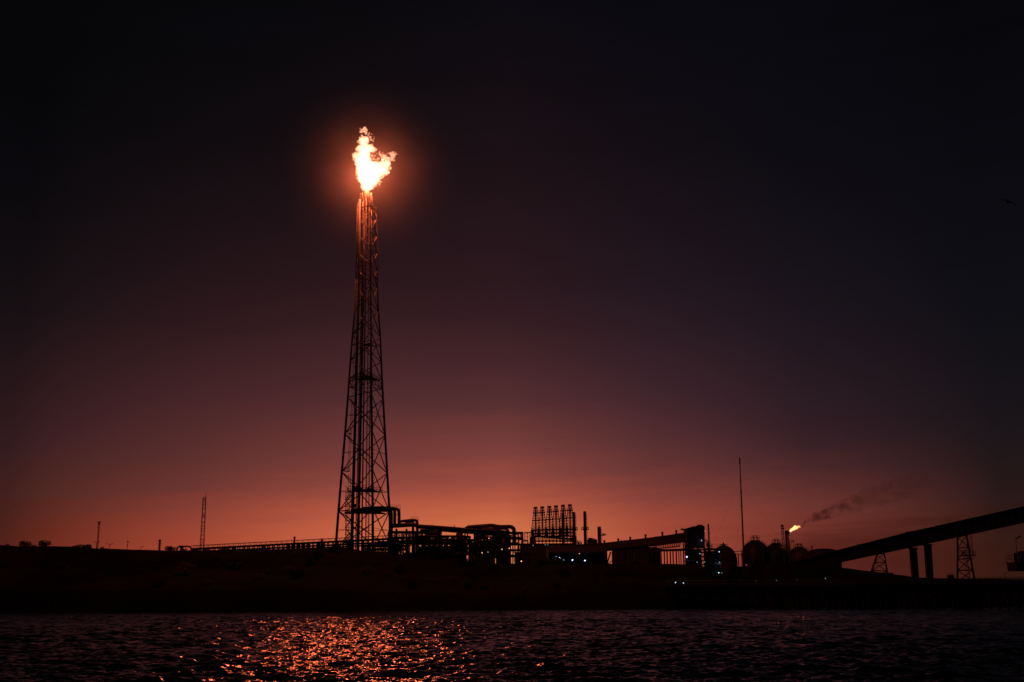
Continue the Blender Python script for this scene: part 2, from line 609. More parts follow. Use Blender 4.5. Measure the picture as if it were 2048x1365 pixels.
rows = [r[0] for r in ROWS]
for i in range(3):
    pts = [tower_pt(r, i) for r in rows]
    pts[-1] = pts[-1] - Vector((0, 0, 1.5))
    MB().pipe(list(reversed(pts)), 0.33, 10, r2=0.13).build("leg", TOWER, tower)
for i in range(3):
    j = (i + 1) % 3
    br = MB()
    for k in range(len(rows) - 1):
        a, b_ = rows[k], rows[k + 1]
        rad = 0.115 + 0.03 * k / len(rows)
        if a == 418:
            br.tube(tower_pt(418, i), tower_pt(434, j), rad, 5)
        elif a in (720,):
            br.tube(tower_pt(a, i), tower_pt(b_, j), rad, 5)
        elif a == 755:
            for q in range(4):        # small zigzag girder under the middle platform
                u0, u1, u2 = q / 4, (q + 0.5) / 4, (q + 1) / 4
                A0, A1 = tower_pt(757, i), tower_pt(757, j)
                B0, B1 = tower_pt(773, i), tower_pt(773, j)
                br.tube(A0.lerp(A1, u0), B0.lerp(B1, u1), 0.07, 5)
                br.tube(B0.lerp(B1, u1), A0.lerp(A1, u2), 0.07, 5)
            br.tube(B0, B1, 0.08, 5)
            br.tube(B0, tower_pt(b_, j), rad, 5)
        else:
            br.tube(tower_pt(a, i), tower_pt(b_, j), rad, 5)
            br.tube(tower_pt(a, j), tower_pt(b_, i), rad, 5)
            m_ = (a + b_) / 2
            if a >= 793:
                br.tube(tower_pt(m_, i), tower_pt(m_, j), 0.05, 5)
        if a in (418, 537, 669, 720, 866, 943):
            pass
    for r_ in (418, 553, 688, 755, 1021):
        br.tube(tower_pt(r_, i), tower_pt(r_, j), 0.10, 5)
    br.build("lattice", TOWER, tower)


def platform(row, frac, parent, extra=0.0, rail=True, th=0.18):
    c = tower_c(row)
    P3 = [c + (tower_pt(row, i) - c) * frac for i in range(3)]
    o = MB().prism([p - Vector((0, 0, th)) for p in P3], (0, 0, th)).build("platform", TOWER, parent)
    if rail:
        rl = MB()
        for i in range(3):
            rl.rail(P3[i], P3[(i + 1) % 3], 1.1, 4, 0.04)
        rl.build("railing", TOWER, o)
    return o


c_ = tower_c(418)
E3 = [c_ + (tower_pt(418, i) - c_) * 1.12 for i in range(3)]
gr = MB()
for i in range(3):
    gr.beam(E3[i], E3[(i + 1) % 3], 0.14, 0.2)
for q in range(1, 8):
    gr.beam(E3[0].lerp(E3[1], q / 8), E3[0].lerp(E3[2], q / 8), 0.06, 0.06)
gr = gr.build("grating", TOWER, tower)
rl = MB()
for i in range(3):
    rl.rail(E3[i], E3[(i + 1) % 3], 1.1, 4, 0.04)
rl.build("railing", TOWER, gr)
platform(757, 0.82, tower)
platform(982, 0.72, tower)
platform(1024, 0.80, tower, rail=False, th=0.35)
platform(690, 0.55, tower, rail=False, th=0.10)

# riser pipes (px at row 1098, px at row 422, radius in m)
for (x0, x1, r0, r1, dy) in ((703.5, 720.5, 0.42, 0.28, -0.3), (715, 728, 0.40, 0.27, 0.6), (724.5, 733.5, 0.19, 0.16, -1.2), (731, 738, 0.11, 0.09, 0.4), (736, 742, 0.12, 0.11, 1.1), (709.3, 724.3, 0.13, 0.11, 1.4)):
    pts = []
    for row in (1104, 1021, 943, 866, 793, 720, 619, 520, 400):
        px = float(np.interp(row, [422, 560, 1098], [x1, x1 - (x1 - x0) * 0.12, x0]))
        p = at(px, row, YT)
        p.y += dy
        pts.append(p)
    MB().pipe(pts, r0, 10, r2=r1).build("riser_pipe", TOWER, tower)
ld = MB()
a, b_ = at(693.5, 1100, YT), at(699.5, 948, YT)
ld.ladder(a, b_, 0.55, r=0.05, step=0.7, cage=False)
ld.build("ladder", TOWER, tower)
ld = MB()
for (xa, ya, xb, yb) in ((698.5, 945, 702, 868), (703, 868, 708, 760), (709, 755, 714, 560), (714, 556, 717, 420)):
    p, q = at(xa, ya, YT), at(xb, yb, YT)
    ld.ladder(p + Vector((0, -1, 0)), q + Vector((0, -1, 0)), 0.5, r=0.04, step=0.7, cage=True)
ld.build("ladder", TOWER, tower)
ld = MB()
ld.ladder(at(733, 1080, YT), at(735, 780, YT), 0.6, r=0.035, step=1.4)
ld.build("ladder", TOWER, tower)
# stair tower inside the foot of the left face
st = MB()
x0, x1 = 690.5, 701.5
for k, row in enumerate(range(1098, 985, -14)):
    p, q = at(x0, row, YT + 1.2), at(x1, row, YT + 1.2)
    st.beam(p, q, 0.9, 0.10)
    if k % 2:
        st.beam(p, at(x1, row - 14, YT + 1.2), 0.5, 0.14)
    else:
        st.beam(q, at(x0, row - 14, YT + 1.2), 0.5, 0.14)
    st.rail(p, q, 1.0, 3, 0.035)
for x in (x0, x1):
    for dy in (0.4, 2.0):
        st.tube(at(x, 1102, YT + dy), at(x + 1.5, 985, YT + dy), 0.07, 5)
st.build("stair", TOWER, tower)
for row, xa, xb in ((868, 696, 703), (943, 688, 699), (762, 700, 707)):
    a, b_ = at(xa, row, YT - 1.0), at(xb, row, YT - 1.0)
    o = MB().beam(a, b_, 1.3, 0.12).build("landing", TOWER, tower)
    MB().rail(a + Vector((0, -0.6, 0)), b_ + Vector((0, -0.6, 0)), 1.0, 3, 0.035).build("railing", TOWER, o)
# valve boxes on the platforms
for (px, py, s_) in ((713, 977, 1.1), (722, 980, 0.9), (738, 979, 0.8), (708, 1012, 1.0)):
    MB().box(at(px, py, YT - 0.5), (s_, s_ * 0.8, s_ * 0.9)).build("valve_box", DARK, tower)
for (px, py, s_) in ((712, 752, 0.8), (724, 750, 1.0), (742, 751, 0.7), (733, 755, 0.9)):
    MB().box(at(px, py, YT + 0.3), (s_, s_ * 0.8, s_ * 0.9)).build("valve_box", DARK, tower)
# burner head: ring of pilots and steam pipes round the tip
hd = MB()
c0 = at(734, 418, YT)
c1 = at(734.5, 386, YT)
for k in range(9):
    a = 2 * math.pi * k / 9 + 0.3
    rr_ = 1.35 + 0.15 * (k % 2)
    top = c1.z - (0.2 if k % 3 else 1.0)
    hd.tube((c0.x + rr_ * math.cos(a), c0.y + rr_ * math.sin(a), c0.z), (c0.x + rr_ * 0.95 * math.cos(a), c0.y + rr_ * 0.95 * math.sin(a), top), 0.085, 6)
for z in (0.35, 0.7):
    pts = [Vector((c0.x + 1.42 * math.cos(t), c0.y + 1.42 * math.sin(t), c0.z + (c1.z - c0.z) * z)) for t in np.linspace(0, 2 * math.pi, 17)]
    hd.pipe(pts, 0.06, 6)
hd.build("pilot_pipe", TOWER, tower)
tp = MB()
tp.lathe((c0.x - 0.2, c0.y, c0.z), [(0.55, -0.3), (0.55, 2.2), (0.75, 2.5), (0.75, 3.6), (0.62, 3.9), (0.6, c1.z - c0.z + 0.3)], 16)
tp.tube((c0.x + 1.1, c0.y - 0.6, c0.z), (c0.x + 1.1, c0.y - 0.6, c1.z - 0.3), 0.22, 8)
tp.build("burner_tip", TOWER, tower)
wl = MB()
p = at(717.5, 419, YT)
q = at(718, 388, YT)
wl.pipe([p, Vector((p.x, p.y, q.z - 1.6)), Vector((p.x + 0.35, p.y, q.z - 1.6)), Vector((p.x + 0.35, p.y, q.z)), Vector((p.x + 0.8, p.y, q.z))], 0.09, 6)
wl.tube(at(715.5, 440, YT), at(716, 406, YT), 0.10, 6)
wl.build("steam_pipe", TOWER, tower)

# ------------------------------------------------------------------ flames (thin glowing gas; colour comes from depth)
def gas(name, col, dens):
    m = bpy.data.materials.new(name)
    m.use_nodes = True
    n_ = m.node_tree
    n_.nodes.clear()
    out = n_.nodes.new("ShaderNodeOutputMaterial")
    em = n_.nodes.new("ShaderNodeEmission")
    em.inputs["Color"].default_value = (*col, 1)
    em.inputs["Strength"].default_value = dens
    n_.links.new(em.outputs[0], out.inputs["Volume"])
    tr = n_.nodes.new("ShaderNodeBsdfTransparent")
    e2 = n_.nodes.new("ShaderNodeEmission")
    e2.inputs["Color"].default_value = (1, 0.3, 0.1, 1)
    e2.inputs["Strength"].default_value = 0.03
    ad = n_.nodes.new("ShaderNodeAddShader")
    n_.links.new(tr.outputs[0], ad.inputs[0])
    n_.links.new(e2.outputs[0], ad.inputs[1])
    n_.links.new(ad.outputs[0], out.inputs["Surface"])
    m.cycles.emission_sampling = 'NONE'
    return m


def blob_mesh(name, blobs, voxel, amp, m, Y, depth=0.7, sizes=((1.6, 1.0), (0.7, 0.55)), seed=0.0, rmin=0.0, off=0.45):
    mb = MB()
    for (px, py, r) in blobs:
        r = max(r, rmin)
        c = at(px, py, Y)
        k = mpp(c)
        c.y += random.uniform(-1, 1) * r * k * 0.35
        mb.ball(c, r * k, 12, 8)
    o = mb.build(name, m)
    rm = o.modifiers.new("union", 'REMESH')
    rm.mode = 'VOXEL'
    rm.voxel_size = voxel
    dg = bpy.context.evaluated_depsgraph_get()
    me = bpy.data.meshes.new_from_object(o.evaluated_get(dg))
    o.modifiers.clear()
    o.data = me
    n_ = len(me.vertices)
    co = np.empty(n_ * 3)
    me.vertices.foreach_get("co", co)
    nr = [v.normal.copy() for v in me.vertices]
    co = co.reshape(-1, 3)
    for i in range(n_):
        p = Vector(co[i])
        d = 0.0
        for s_, w_ in sizes:
            d += w_ * (abs(mnoise.noise(p / s_ + Vector((seed, 0, 0)))) * 2 - off)
        co[i] += np.array(nr[i]) * (d * amp)
    me.vertices.foreach_set("co", co.ravel())
    me.polygons.foreach_set("use_smooth", [True] * len(me.polygons))
    me.materials.clear()
    me.materials.append(m)
    me.update()
    return o


FLAME = gas("flame_gas", (1.0, 0.44, 0.25), 1.15)
FB = [(735, 381, 5), (736, 375, 9), (735, 367, 14), (733.5, 356, 18), (742.5, 354, 18), (731, 342, 18), (746, 343, 18), (758, 342, 13), (767, 336, 11), (775, 326, 7), (777, 318, 4),
      (763, 334, 9), (727, 328, 15), (725, 316, 13), (715, 313, 7.5), (709.5, 312, 4.5), (729, 310, 12), (728, 298, 12), (740, 296, 8), (745, 300, 5.5), (719, 297, 6.5),
      (728, 285, 9), (732, 279, 5), (720.5, 277.5, 3), (724, 273, 1.6), (771, 347, 5), (775, 340, 4), (716, 345, 5), (714, 322, 5), (735, 320, 7), (783, 318, 2.6), (786, 314, 3.6), (789.5, 310.5, 2.4), (783.5, 308, 1.4), (791, 306, 1.2),
      (761.5, 310, 3.0), (767, 314, 4.0), (772, 312, 2.4), (757, 318, 2.6), (750, 312, 2.2), (744, 312, 2.6), (769, 319, 3), (745, 327, 4), (752, 327, 3.4),
      (724, 263, 3.2), (728, 259, 2.8), (729.5, 256, 1.8), (721.5, 265, 2), (720, 258, 0.9), (740.5, 275, 2.6), (742, 279, 1.8), (748.5, 274, 1.3), (744, 269, 0.9), (736, 270, 0.9),
      (747.5, 278, 0.8), (746, 282, 1.0), (738, 268, 0.6), (733, 262, 1.1), (731, 267, 0.9), (723, 270, 1.0), (717, 284, 1.4), (713, 300, 1.6), (711, 306, 2.0), (706.5, 309, 1.4), (708, 318, 2.0), (712, 331, 1.8), (712, 350, 2.0), (714, 357, 2.0),
      (765, 306, 1.2), (759, 305, 1.0), (775, 308, 1.2), (779, 306, 1.0), (787, 305.5, 0.8), (792, 309, 0.9), (790, 315, 1.2), (788, 321, 1.4), (781, 329, 1.8), (779, 337, 1.6), (779, 343, 1.2), (770, 352, 2.0), (765, 354, 1.8), (761, 365, 1.0), (757, 368, 0.9), (752, 371, 1.2), (747, 306, 2.0), (753, 308, 1.2), (747, 317, 1.4), (752, 321, 1.6), (757, 325, 2.2), (738, 384, 1.8), (741, 381, 1.5),
      (754, 362, 4), (759, 358, 3), (749, 367, 4), (746, 372, 3), (726, 379, 2.4), (744, 378, 2.6), (725, 374, 3)]
fl = blob_mesh("flame", FB, 0.10, 0.36, FLAME, YT, seed=2.0, rmin=1.7, off=0.32, sizes=((1.5, 1.0), (0.7, 0.75), (0.35, 0.45)))
tag(fl, "large white-hot flame blazing at the tip of the lattice flare tower", "flame")

ld_ = bpy.data.lights.new("flare_light", 'POINT')
ld_.energy = 78000
ld_.color = (1.0, 0.145, 0.047)
ld_.shadow_soft_size = 5.0
lo = bpy.data.objects.new("flare_light", ld_)
lo.location = at(737, 345, YT)
COL.objects.link(lo)

# scattering ball added to make the halo round the flame, not a real cloud
HALO = bpy.data.materials.new("halo_scatter")
HALO.use_nodes = True
nt = HALO.node_tree
nt.nodes.clear()
out = nt.nodes.new("ShaderNodeOutputMaterial")
pv = nt.nodes.new("ShaderNodeVolumeScatter")
pv.inputs["Color"].default_value = (0.95, 0.95, 0.95, 1)
pv.inputs["Anisotropy"].default_value = 0.0
tc = nt.nodes.new("ShaderNodeTexCoord")
ln = nt.nodes.new("ShaderNodeVectorMath")
ln.operation = 'LENGTH'
nt.links.new(tc.outputs["Object"], ln.inputs[0])
SR = 30.0
mr = nt.nodes.new("ShaderNodeMapRange")
mr.inputs["From Min"].default_value = 0
mr.inputs["From Max"].default_value = SR
mr.inputs["To Min"].default_value = 1
mr.inputs["To Max"].default_value = 0
nt.links.new(ln.outputs["Value"], mr.inputs["Value"])
pw = nt.nodes.new("ShaderNodeMath")
pw.operation = 'POWER'
pw.inputs[1].default_value = 3.0
nt.links.new(mr.outputs["Result"], pw.inputs[0])
ml = nt.nodes.new("ShaderNodeMath")
ml.operation = 'MULTIPLY'
ml.inputs[1].default_value = 0.0066
nt.links.new(pw.outputs[0], ml.inputs[0])
sn_ = nt.nodes.new("ShaderNodeTexNoise")
sn_.inputs["Scale"].default_value = 0.11
sn_.inputs["Detail"].default_value = 2
nt.links.new(tc.outputs["Object"], sn_.inputs["Vector"])
sm_ = nt.nodes.new("ShaderNodeMapRange")
sm_.inputs["From Min"].default_value, sm_.inputs["From Max"].default_value = 0.3, 0.7
sm_.inputs["To Min"].default_value, sm_.inputs["To Max"].default_value = 0.6, 1.4
nt.links.new(sn_.outputs["Fac"], sm_.inputs["Value"])
m2_ = nt.nodes.new("ShaderNodeMath")
m2_.operation = 'MULTIPLY'
nt.links.new(ml.outputs[0], m2_.inputs[0])
nt.links.new(sm_.outputs["Result"], m2_.inputs[1])
nt.links.new(m2_.outputs[0], pv.inputs["Density"])
nt.links.new(pv.outputs[0], out.inputs["Volume"])
s_ = MB().ball((0, 0, 0), SR, 32, 20).build("flare_halo", HALO)
s_.location = at(741, 348, YT)
s_["kind"] = "stuff"


# ================================================================== LEFT SKYLINE
def hb(px, py, Y, sink=0.6):
    """foot of something standing on the ground seen at column px, distance Y"""
    p = at(px, py, Y)
    p.z = ground(p.x, p.y) - sink
    return p


def mast(px, pb, pt, Y, wb, wt, name, label, cat, step=1.6, group=None, r=0.06):
    """square lattice mast, widths in photo pixels"""
    base, top = at(px[0], pb, Y), at(px[1], pt, Y)
    base.z = min(base.z, ground(base.x, base.y)) - 0.3
    k = mpp(base)
    t = thing(name, label, cat, base, group)
    n = max(4, int((top - base).length / (wb * k * step)))
    cs = [(1, 1), (-1, 1), (-1, -1), (1, -1)]

    def pt_(u, i):
        h = (wb + (wt - wb) * u) * k / 2
        c = base.lerp(top, u)
        return c + Vector((cs[i][0] * h, cs[i][1] * h, 0))
    for i in range(4):
        MB().tube(pt_(0, i), pt_(1, i), r, 6).build("leg", GALV, t)
    la = MB()
    for j in range(n):
        for i in range(4):
            u0, u1 = j / n, (j + 1) / n
            a, b2 = (i, (i + 1) % 4) if j % 2 else ((i + 1) % 4, i)
            la.tube(pt_(u0, a), pt_(u1, b2), r * 0.6, 4)
            if j % 3 == 0:
                la.tube(pt_(u0, i), pt_(u0, (i + 1) % 4), r * 0.6, 4)
    for i in range(4):
        la.tube(pt_(1, i), pt_(1, (i + 1) % 4), r, 4)
    la.build("lattice", GALV, t)
    return t, base, top, k


t, bs, tp_, k = mast((404.0, 409.0), 1094, 996, 450, 7.6, 5.2, "lattice_mast", "tall slim lattice mast with a whip aerial on top, standing behind the hooped pipe", "mast", 1.15, r=0.085)
MB().tube(tp_ + Vector((0.4, 0, 0)), tp_ + Vector((0.75, 0, 2.3)), 0.05, 5).tube(tp_ + Vector((0.35, 0, -0.3)), tp_ + Vector((0.5, 0, 0.8)), 0.13, 6).build("aerial", GALV, t)
hd = MB()
for u in (0.0, 0.035, 0.26, 0.58, 0.88):
    c = tp_.lerp(bs, u)
    w_ = (5.4 + 2.2 * u) * k
    MB().box(c, (w_, w_, 0.12)).build("rest_platform", GALV, t)
for q, px_ in enumerate((1,)):
    t, bs, tp_, k = mast((194.5, 198.5), 1098, 1044, 430, 2.0, 2.4, "antenna_mast", "slim lattice antenna mast with a crossbar on top, on the hill beside the low trees", "mast", 2.2, r=0.05)
    MB().tube(tp_ + Vector((-0.85, 0, 0)), tp_ + Vector((0.95, 0, 0)), 0.07, 5).tube(tp_ + Vector((-0.75, 0, -0.6)), tp_ + Vector((-0.75, 0, 0.2)), 0.05, 5).tube(tp_ + Vector((0.1, 0, -0.9)), tp_ + Vector((0.1, 0, 0.1)), 0.28, 6).tube(tp_ + Vector((0.1, 0, -0.8)), tp_ + Vector((-0.5, 0, -1.0)), 0.05, 5).build("antenna", GALV, t)
    MB().tube(tp_ + Vector((-0.3, 0, -2.1)), tp_ + Vector((-0.9, 0, -2.1)), 0.06, 5).build("bracket", GALV, t)


def street_lamp(px, pt, Y, label, arms=2):
    b0 = hb(px, 1098, Y)
    top = at(px, pt, Y)
    t = thing("street_lamp", label, "street lamp", b0, "street lamps along the hill road")
    MB().tube(b0, (b0.x, b0.y, top.z), 0.11, 6, r2=0.08).build("pole", GALV, t)
    for s in ((-1, 1) if arms == 2 else (1,)):
        o = MB().pipe([(b0.x, b0.y, top.z - 0.2), (b0.x + s * 0.35, b0.y, top.z + 0.25), (b0.x + s * 0.8, b0.y, top.z + 0.4)], 0.06, 5).build("arm", GALV, t)
        MB().box((b0.x + s * 0.95, b0.y, top.z + 0.42), (0.55, 0.22, 0.13)).build("lamp_head", DARK, o)
    return t


street_lamp(219, 1090.5, 400, "double-armed street lamp on the hill, second lamp right of the low trees")
street_lamp(192.5, 1086.5, 400, "double-armed street lamp at the foot of the crossbar antenna mast")
street_lamp(281, 1096, 400, "short single-armed street lamp on the hill left of the fat stub stack", 1)


def pole(px, pt, Y, label, bits=()):
    b0 = hb(px, 1098, Y)
    top = at(px, pt, Y)
    t = thing("pole", label, "pole", b0)
    MB().tube(b0, (b0.x, b0.y, top.z), 0.10, 6, r2=0.06).build("post", BARK, t)
    k_ = mpp(b0)
    for (dx, py, w_, h_) in bits:
        MB().box((b0.x + dx * k_, b0.y, zat(px, py, Y)), (w_ * k_, 0.3, h_ * k_)).build("fitting", DARK, t)
    return t


pole(47, 1084, 380, "thin bare pole on the far hilltop above the leftmost slope")
pole(254.5, 1080.5, 400, "thin service pole with small fittings on the hill, between the street lamps", ((0, 1084, 2.2, 1.6), (1.8, 1085.5, 2.6, 0.8), (0, 1090, 2.0, 1.2), (0, 1094, 1.6, 1.0)))


def stub_stack(px, pt, w_, Y, label, collar=True, hook=False):
    b0 = hb(px, 1099, Y)
    k_ = mpp(b0)
    top = zat(px, pt, Y)
    t = thing("vent_stack", label, "stack", b0, "short stacks along the pipe bridge")
    r_ = w_ * k_ / 2
    MB().lathe(b0, [(r_, 0), (r_, top - b0.z), (r_ * 0.8, top - b0.z + 0.01), (r_ * 0.8, top - b0.z - 0.8)], 16).build("shaft", BRICK, t)
    if collar:
        MB().lathe((b0.x, b0.y, top - 0.5), [(r_ * 1.25, 0), (r_ * 1.25, 0.35), (r_, 0.36), (r_, 0)], 16).build("collar", STEEL, t)
    if hook:
        MB().tube((b0.x + r_, b0.y, top - 1.2), (b0.x + r_ + 0.5, b0.y, top - 1.2), 0.05, 5).build("bracket", STEEL, t)
    return t


stub_stack(318.7, 1079.5, 4.2, 380, "short dark stack standing alone on the hill, left of the hooped pipe", True, True)
stub_stack(588.3, 1073.5, 3.6, 340, "slim stub stack with a collar rising behind the long pipe bridge")
stub_stack(643, 1077.5, 5.0, 330, "stout stub stack behind the pipe bridge just left of the flare tower", False)

# hooped pipe at the low end of the pipe bridge
YB = 300
p0 = [at(354, 1103, YB), at(354, 1093.3, YB), at(382.8, 1093.3, YB), at(382.8, 1102, YB)]
for p in (p0[0], p0[3]):
    p.z = ground(p.x, p.y) - 0.4
t = thing("hooped_pipe", "squared pipe hoop at the low left end of the long pipe bridge", "pipe", p0[0])
MB().pipe(p0, 0.21, 10, bend=0.9).build("pipe", PIPE, t)
MB().box(at(363.5, 1098, YB), (0.7, 0.8, 1.6)).tube(at(371, 1094, YB), at(371, 1103, YB), 0.07, 5).build("support", STEEL, t)

# ------------------------------------------------------------------ long pipe bridge with handrail
t = thing("pipe_bridge", "long low walkway bridge with handrail climbing along the skyline to the flare tower", "pipe bridge", hb(390, 1100, YB))
A0, A1 = at(384, 1098.6, YB), at(852, 1074.5, 296)
dk = MB().beam(A0, A1, 2.2, 0.42)
dk.build("deck", CONC, t)
rl = MB()
rl.rail(A0 + Vector((0, -1, 0.2)), A1 + Vector((0, -1, 0.2)), 0.62, 44, 0.05, False)
rl.rail(A0 + Vector((0, 1, 0.2)), A1 + Vector((0, 1, 0.2)), 0.62, 44, 0.05, False)
rl.build("railing", GALV, t)
for q, (dy, dz, r_) in enumerate(((-0.7, -0.75, 0.16), (-0.1, -0.8, 0.22), (0.6, -0.7, 0.13), (0.2, -1.35, 0.2), (-0.6, -1.4, 0.12))):
    o = MB().pipe([A0.lerp(A1, u) + Vector((0, dy, dz if u > 0.02 else -0.4)) for u in (0.01, 0.06, 0.4, 0.7, 1)], r_, 8).build("pipe", PIPE, t)
for i in range(47):
    u = (i + 0.5) / 47
    c = A0.lerp(A1, u)
    gz = ground(c.x, c.y) - 0.6
    w_ = random.choice((0.22, 0.22, 0.3, 0.7))
    m_ = MB()
    for dy in (-0.95, 0.95):
        m_.box((c.x, c.y + dy, (c.z - 0.2 + gz) / 2), (w_, 0.22, c.z - 0.2 - gz))
    m_.box((c.x, c.y, c.z - 1.0), (0.2, 2.0, 0.18))
    m_.build("trestle", CONC, t)

# ================================================================== PIPEWORK RIGHT OF THE TOWER
YR = 298
# expansion loop: pipes cross the tower and drop down three risers
t = thing("expansion_loop", "tall pipe loop leaving the flare tower, with three thick vertical legs side by side", "pipework", hb(788, 1108, YR))
for q, (xl, yl, xr, y0, dy) in enumerate(((704, 1021.5, 781.5, 1020, 0), (716, 1020, 789.5, 1017.5, 1.0), (724, 1017.5, 798.3, 1018.5, 2.0))):
    pts = [at(xl, yl, YT + dy), at(760, yl - 3 + q * 0.5, YT + 2 + dy), at(xr, y0, YR + dy), at(xr - 0.2, 1052, YR + dy)]
    if q == 0:
        pts[-1] = at(xr, 1090, YR)
    MB().pipe(pts, 0.40 if q else 0.55, 12, bend=1.3).build("pipe", PIPE, t)
pl = MB().beam(at(776, 1018, YR - 1), at(800, 1018.6, YR - 1), 1.6, 0.14).build("platform", GALV, t)
MB().rail(at(781, 1017.4, YR - 1.8), at(800.5, 1018, YR - 1.8), 0.9, 5, 0.035).build("railing", GALV, pl)
pl = MB().beam(at(790, 1030, YR - 1), at(800, 1030.5, YR - 1), 1.2, 0.10).build("platform", GALV, t)
MB().rail(at(792, 1030, YR - 1.7), at(800.5, 1030.5, YR - 1.7), 0.9, 3, 0.03).build("railing", GALV, pl)
for dy in (-1.5, 2.0):
    MB().tube(at(800.6, 1018, YR + dy), at(801, 1052, YR + dy), 0.05, 5).build("post", GALV, t)
MB().ball(at(778.5, 1012.6, YR), 0.35, 10, 6).tube(at(778.5, 1012.6, YR), at(778.5, 1018, YR), 0.12, 6).tube(at(775, 1012.5, YR), at(781, 1012.0, YR), 0.07, 5).build("valve", DARK, t)

# the box-shaped pipe portal
t = thing("pipe_portal", "squared pipe portal with a flat top just right of the three vertical pipe legs", "pipework", hb(818, 1108, YR))
MB().pipe([at(797, 1050, YR + 1), at(799, 1043.5, YR + 1), at(824, 1040.6, YR + 1), at(834.5, 1041.5, YR + 1), at(834.8, 1080, YR + 1)], 0.36, 10, bend=0.7).build("pipe", PIPE, t)
MB().pipe([at(812, 1050, YR + 2.4), at(813, 1044, YR + 2.4), at(826, 1042.5, YR + 2.4), at(826, 1084, YR + 2.4)], 0.33, 10, bend=0.6).build("pipe", PIPE, t)
MB().beam(at(822, 1040, YR), at(837, 1040.6, YR), 1.0, 0.16).build("platform", GALV, t)
MB().rail(at(823, 1040, YR - 0.4), at(837, 1040.4, YR - 0.4), 0.8, 3, 0.03).build("railing", GALV, t)

# big overhead pipe
t = thing("overhead_pipe", "thick overhead pipe on steel bents, sloping down from the tower to the arched pipe", "pipe", hb(860, 1112, YR))
MB().pipe([at(782, 1052.5, YR - 1), at(828, 1049.5, YR - 1), at(838, 1053.5, YR - 1), at(890, 1057, YR), at(938, 1061, YR + 2), at(985, 1063, YR + 4), at(1018, 1066, YR + 6)], 0.56, 14).build("pipe", PIPE, t)
MB().pipe([at(840, 1060.2, YR), at(890, 1062.5, YR + 1), at(935, 1066.5, YR + 3), at(985, 1068.5, YR + 5)], 0.24, 10).build("pipe", PIPE, t)
for px in (793, 813, 852, 880, 930, 949, 955.5, 962, 1000):
    p = at(px, 1058, YR + 1)
    gz = ground(p.x, p.y) - 0.5
    m_ = MB()
    m_.box((p.x, p.y - 0.8, (p.z + gz) / 2), (0.3, 0.3, p.z - gz)).box((p.x, p.y + 1.2, (p.z + gz) / 2), (0.3, 0.3, p.z - gz)).box((p.x, p.y, p.z - 0.6), (0.3, 2.6, 0.25))
    m_.build("bent", STEEL, t)
MB().tube(at(908.5, 1058, YR), at(908.5, 1050.5, YR), 0.09, 6).build("vent", STEEL, t)
MB().box(at(861, 1053, YR), (1.1, 0.7, 0.4)).tube(at(860, 1053, YR), at(860, 1049, YR), 0.06, 5).tube(at(866.5, 1054, YR), at(866.5, 1049, YR), 0.06, 5).tube(at(863, 1053, YR), at(864.5, 1049.5, YR), 0.05, 5).build("valve", DARK, t)

# arched pipe
t = thing("arched_pipe", "thick pipe arching over the pipework and bending down at its right end", "pipe", hb(980, 1125, YR + 10))
MB().pipe([at(930, 1060, YR + 10), at(935.5, 1055, YR + 10), at(984, 1051.2, YR + 10), at(997, 1054.2, YR + 10), at(1022, 1053.8, YR + 10), at(1028, 1058, YR + 10), at(1028.3, 1086, YR + 10)], 0.52, 14, bend=1.0).build("pipe", PIPE, t)
MB().pipe([at(944, 1058.6, YR + 11.5), at(1000, 1057.5, YR + 11.5), at(1016.5, 1058.5, YR + 11.5), at(1017, 1084, YR + 11.5)], 0.30, 10, bend=0.8).build("pipe", PIPE, t)
MB().tube(at(937.5, 1053, YR + 10), at(937.5, 1050.4, YR + 10), 0.09, 5).tube(at(986, 1051, YR + 10), at(986, 1048.6, YR + 10), 0.09, 5).tube(at(1014, 1053, YR + 10), at(1014, 1050.8, YR + 10), 0.09, 5).build("flange", STEEL, t)

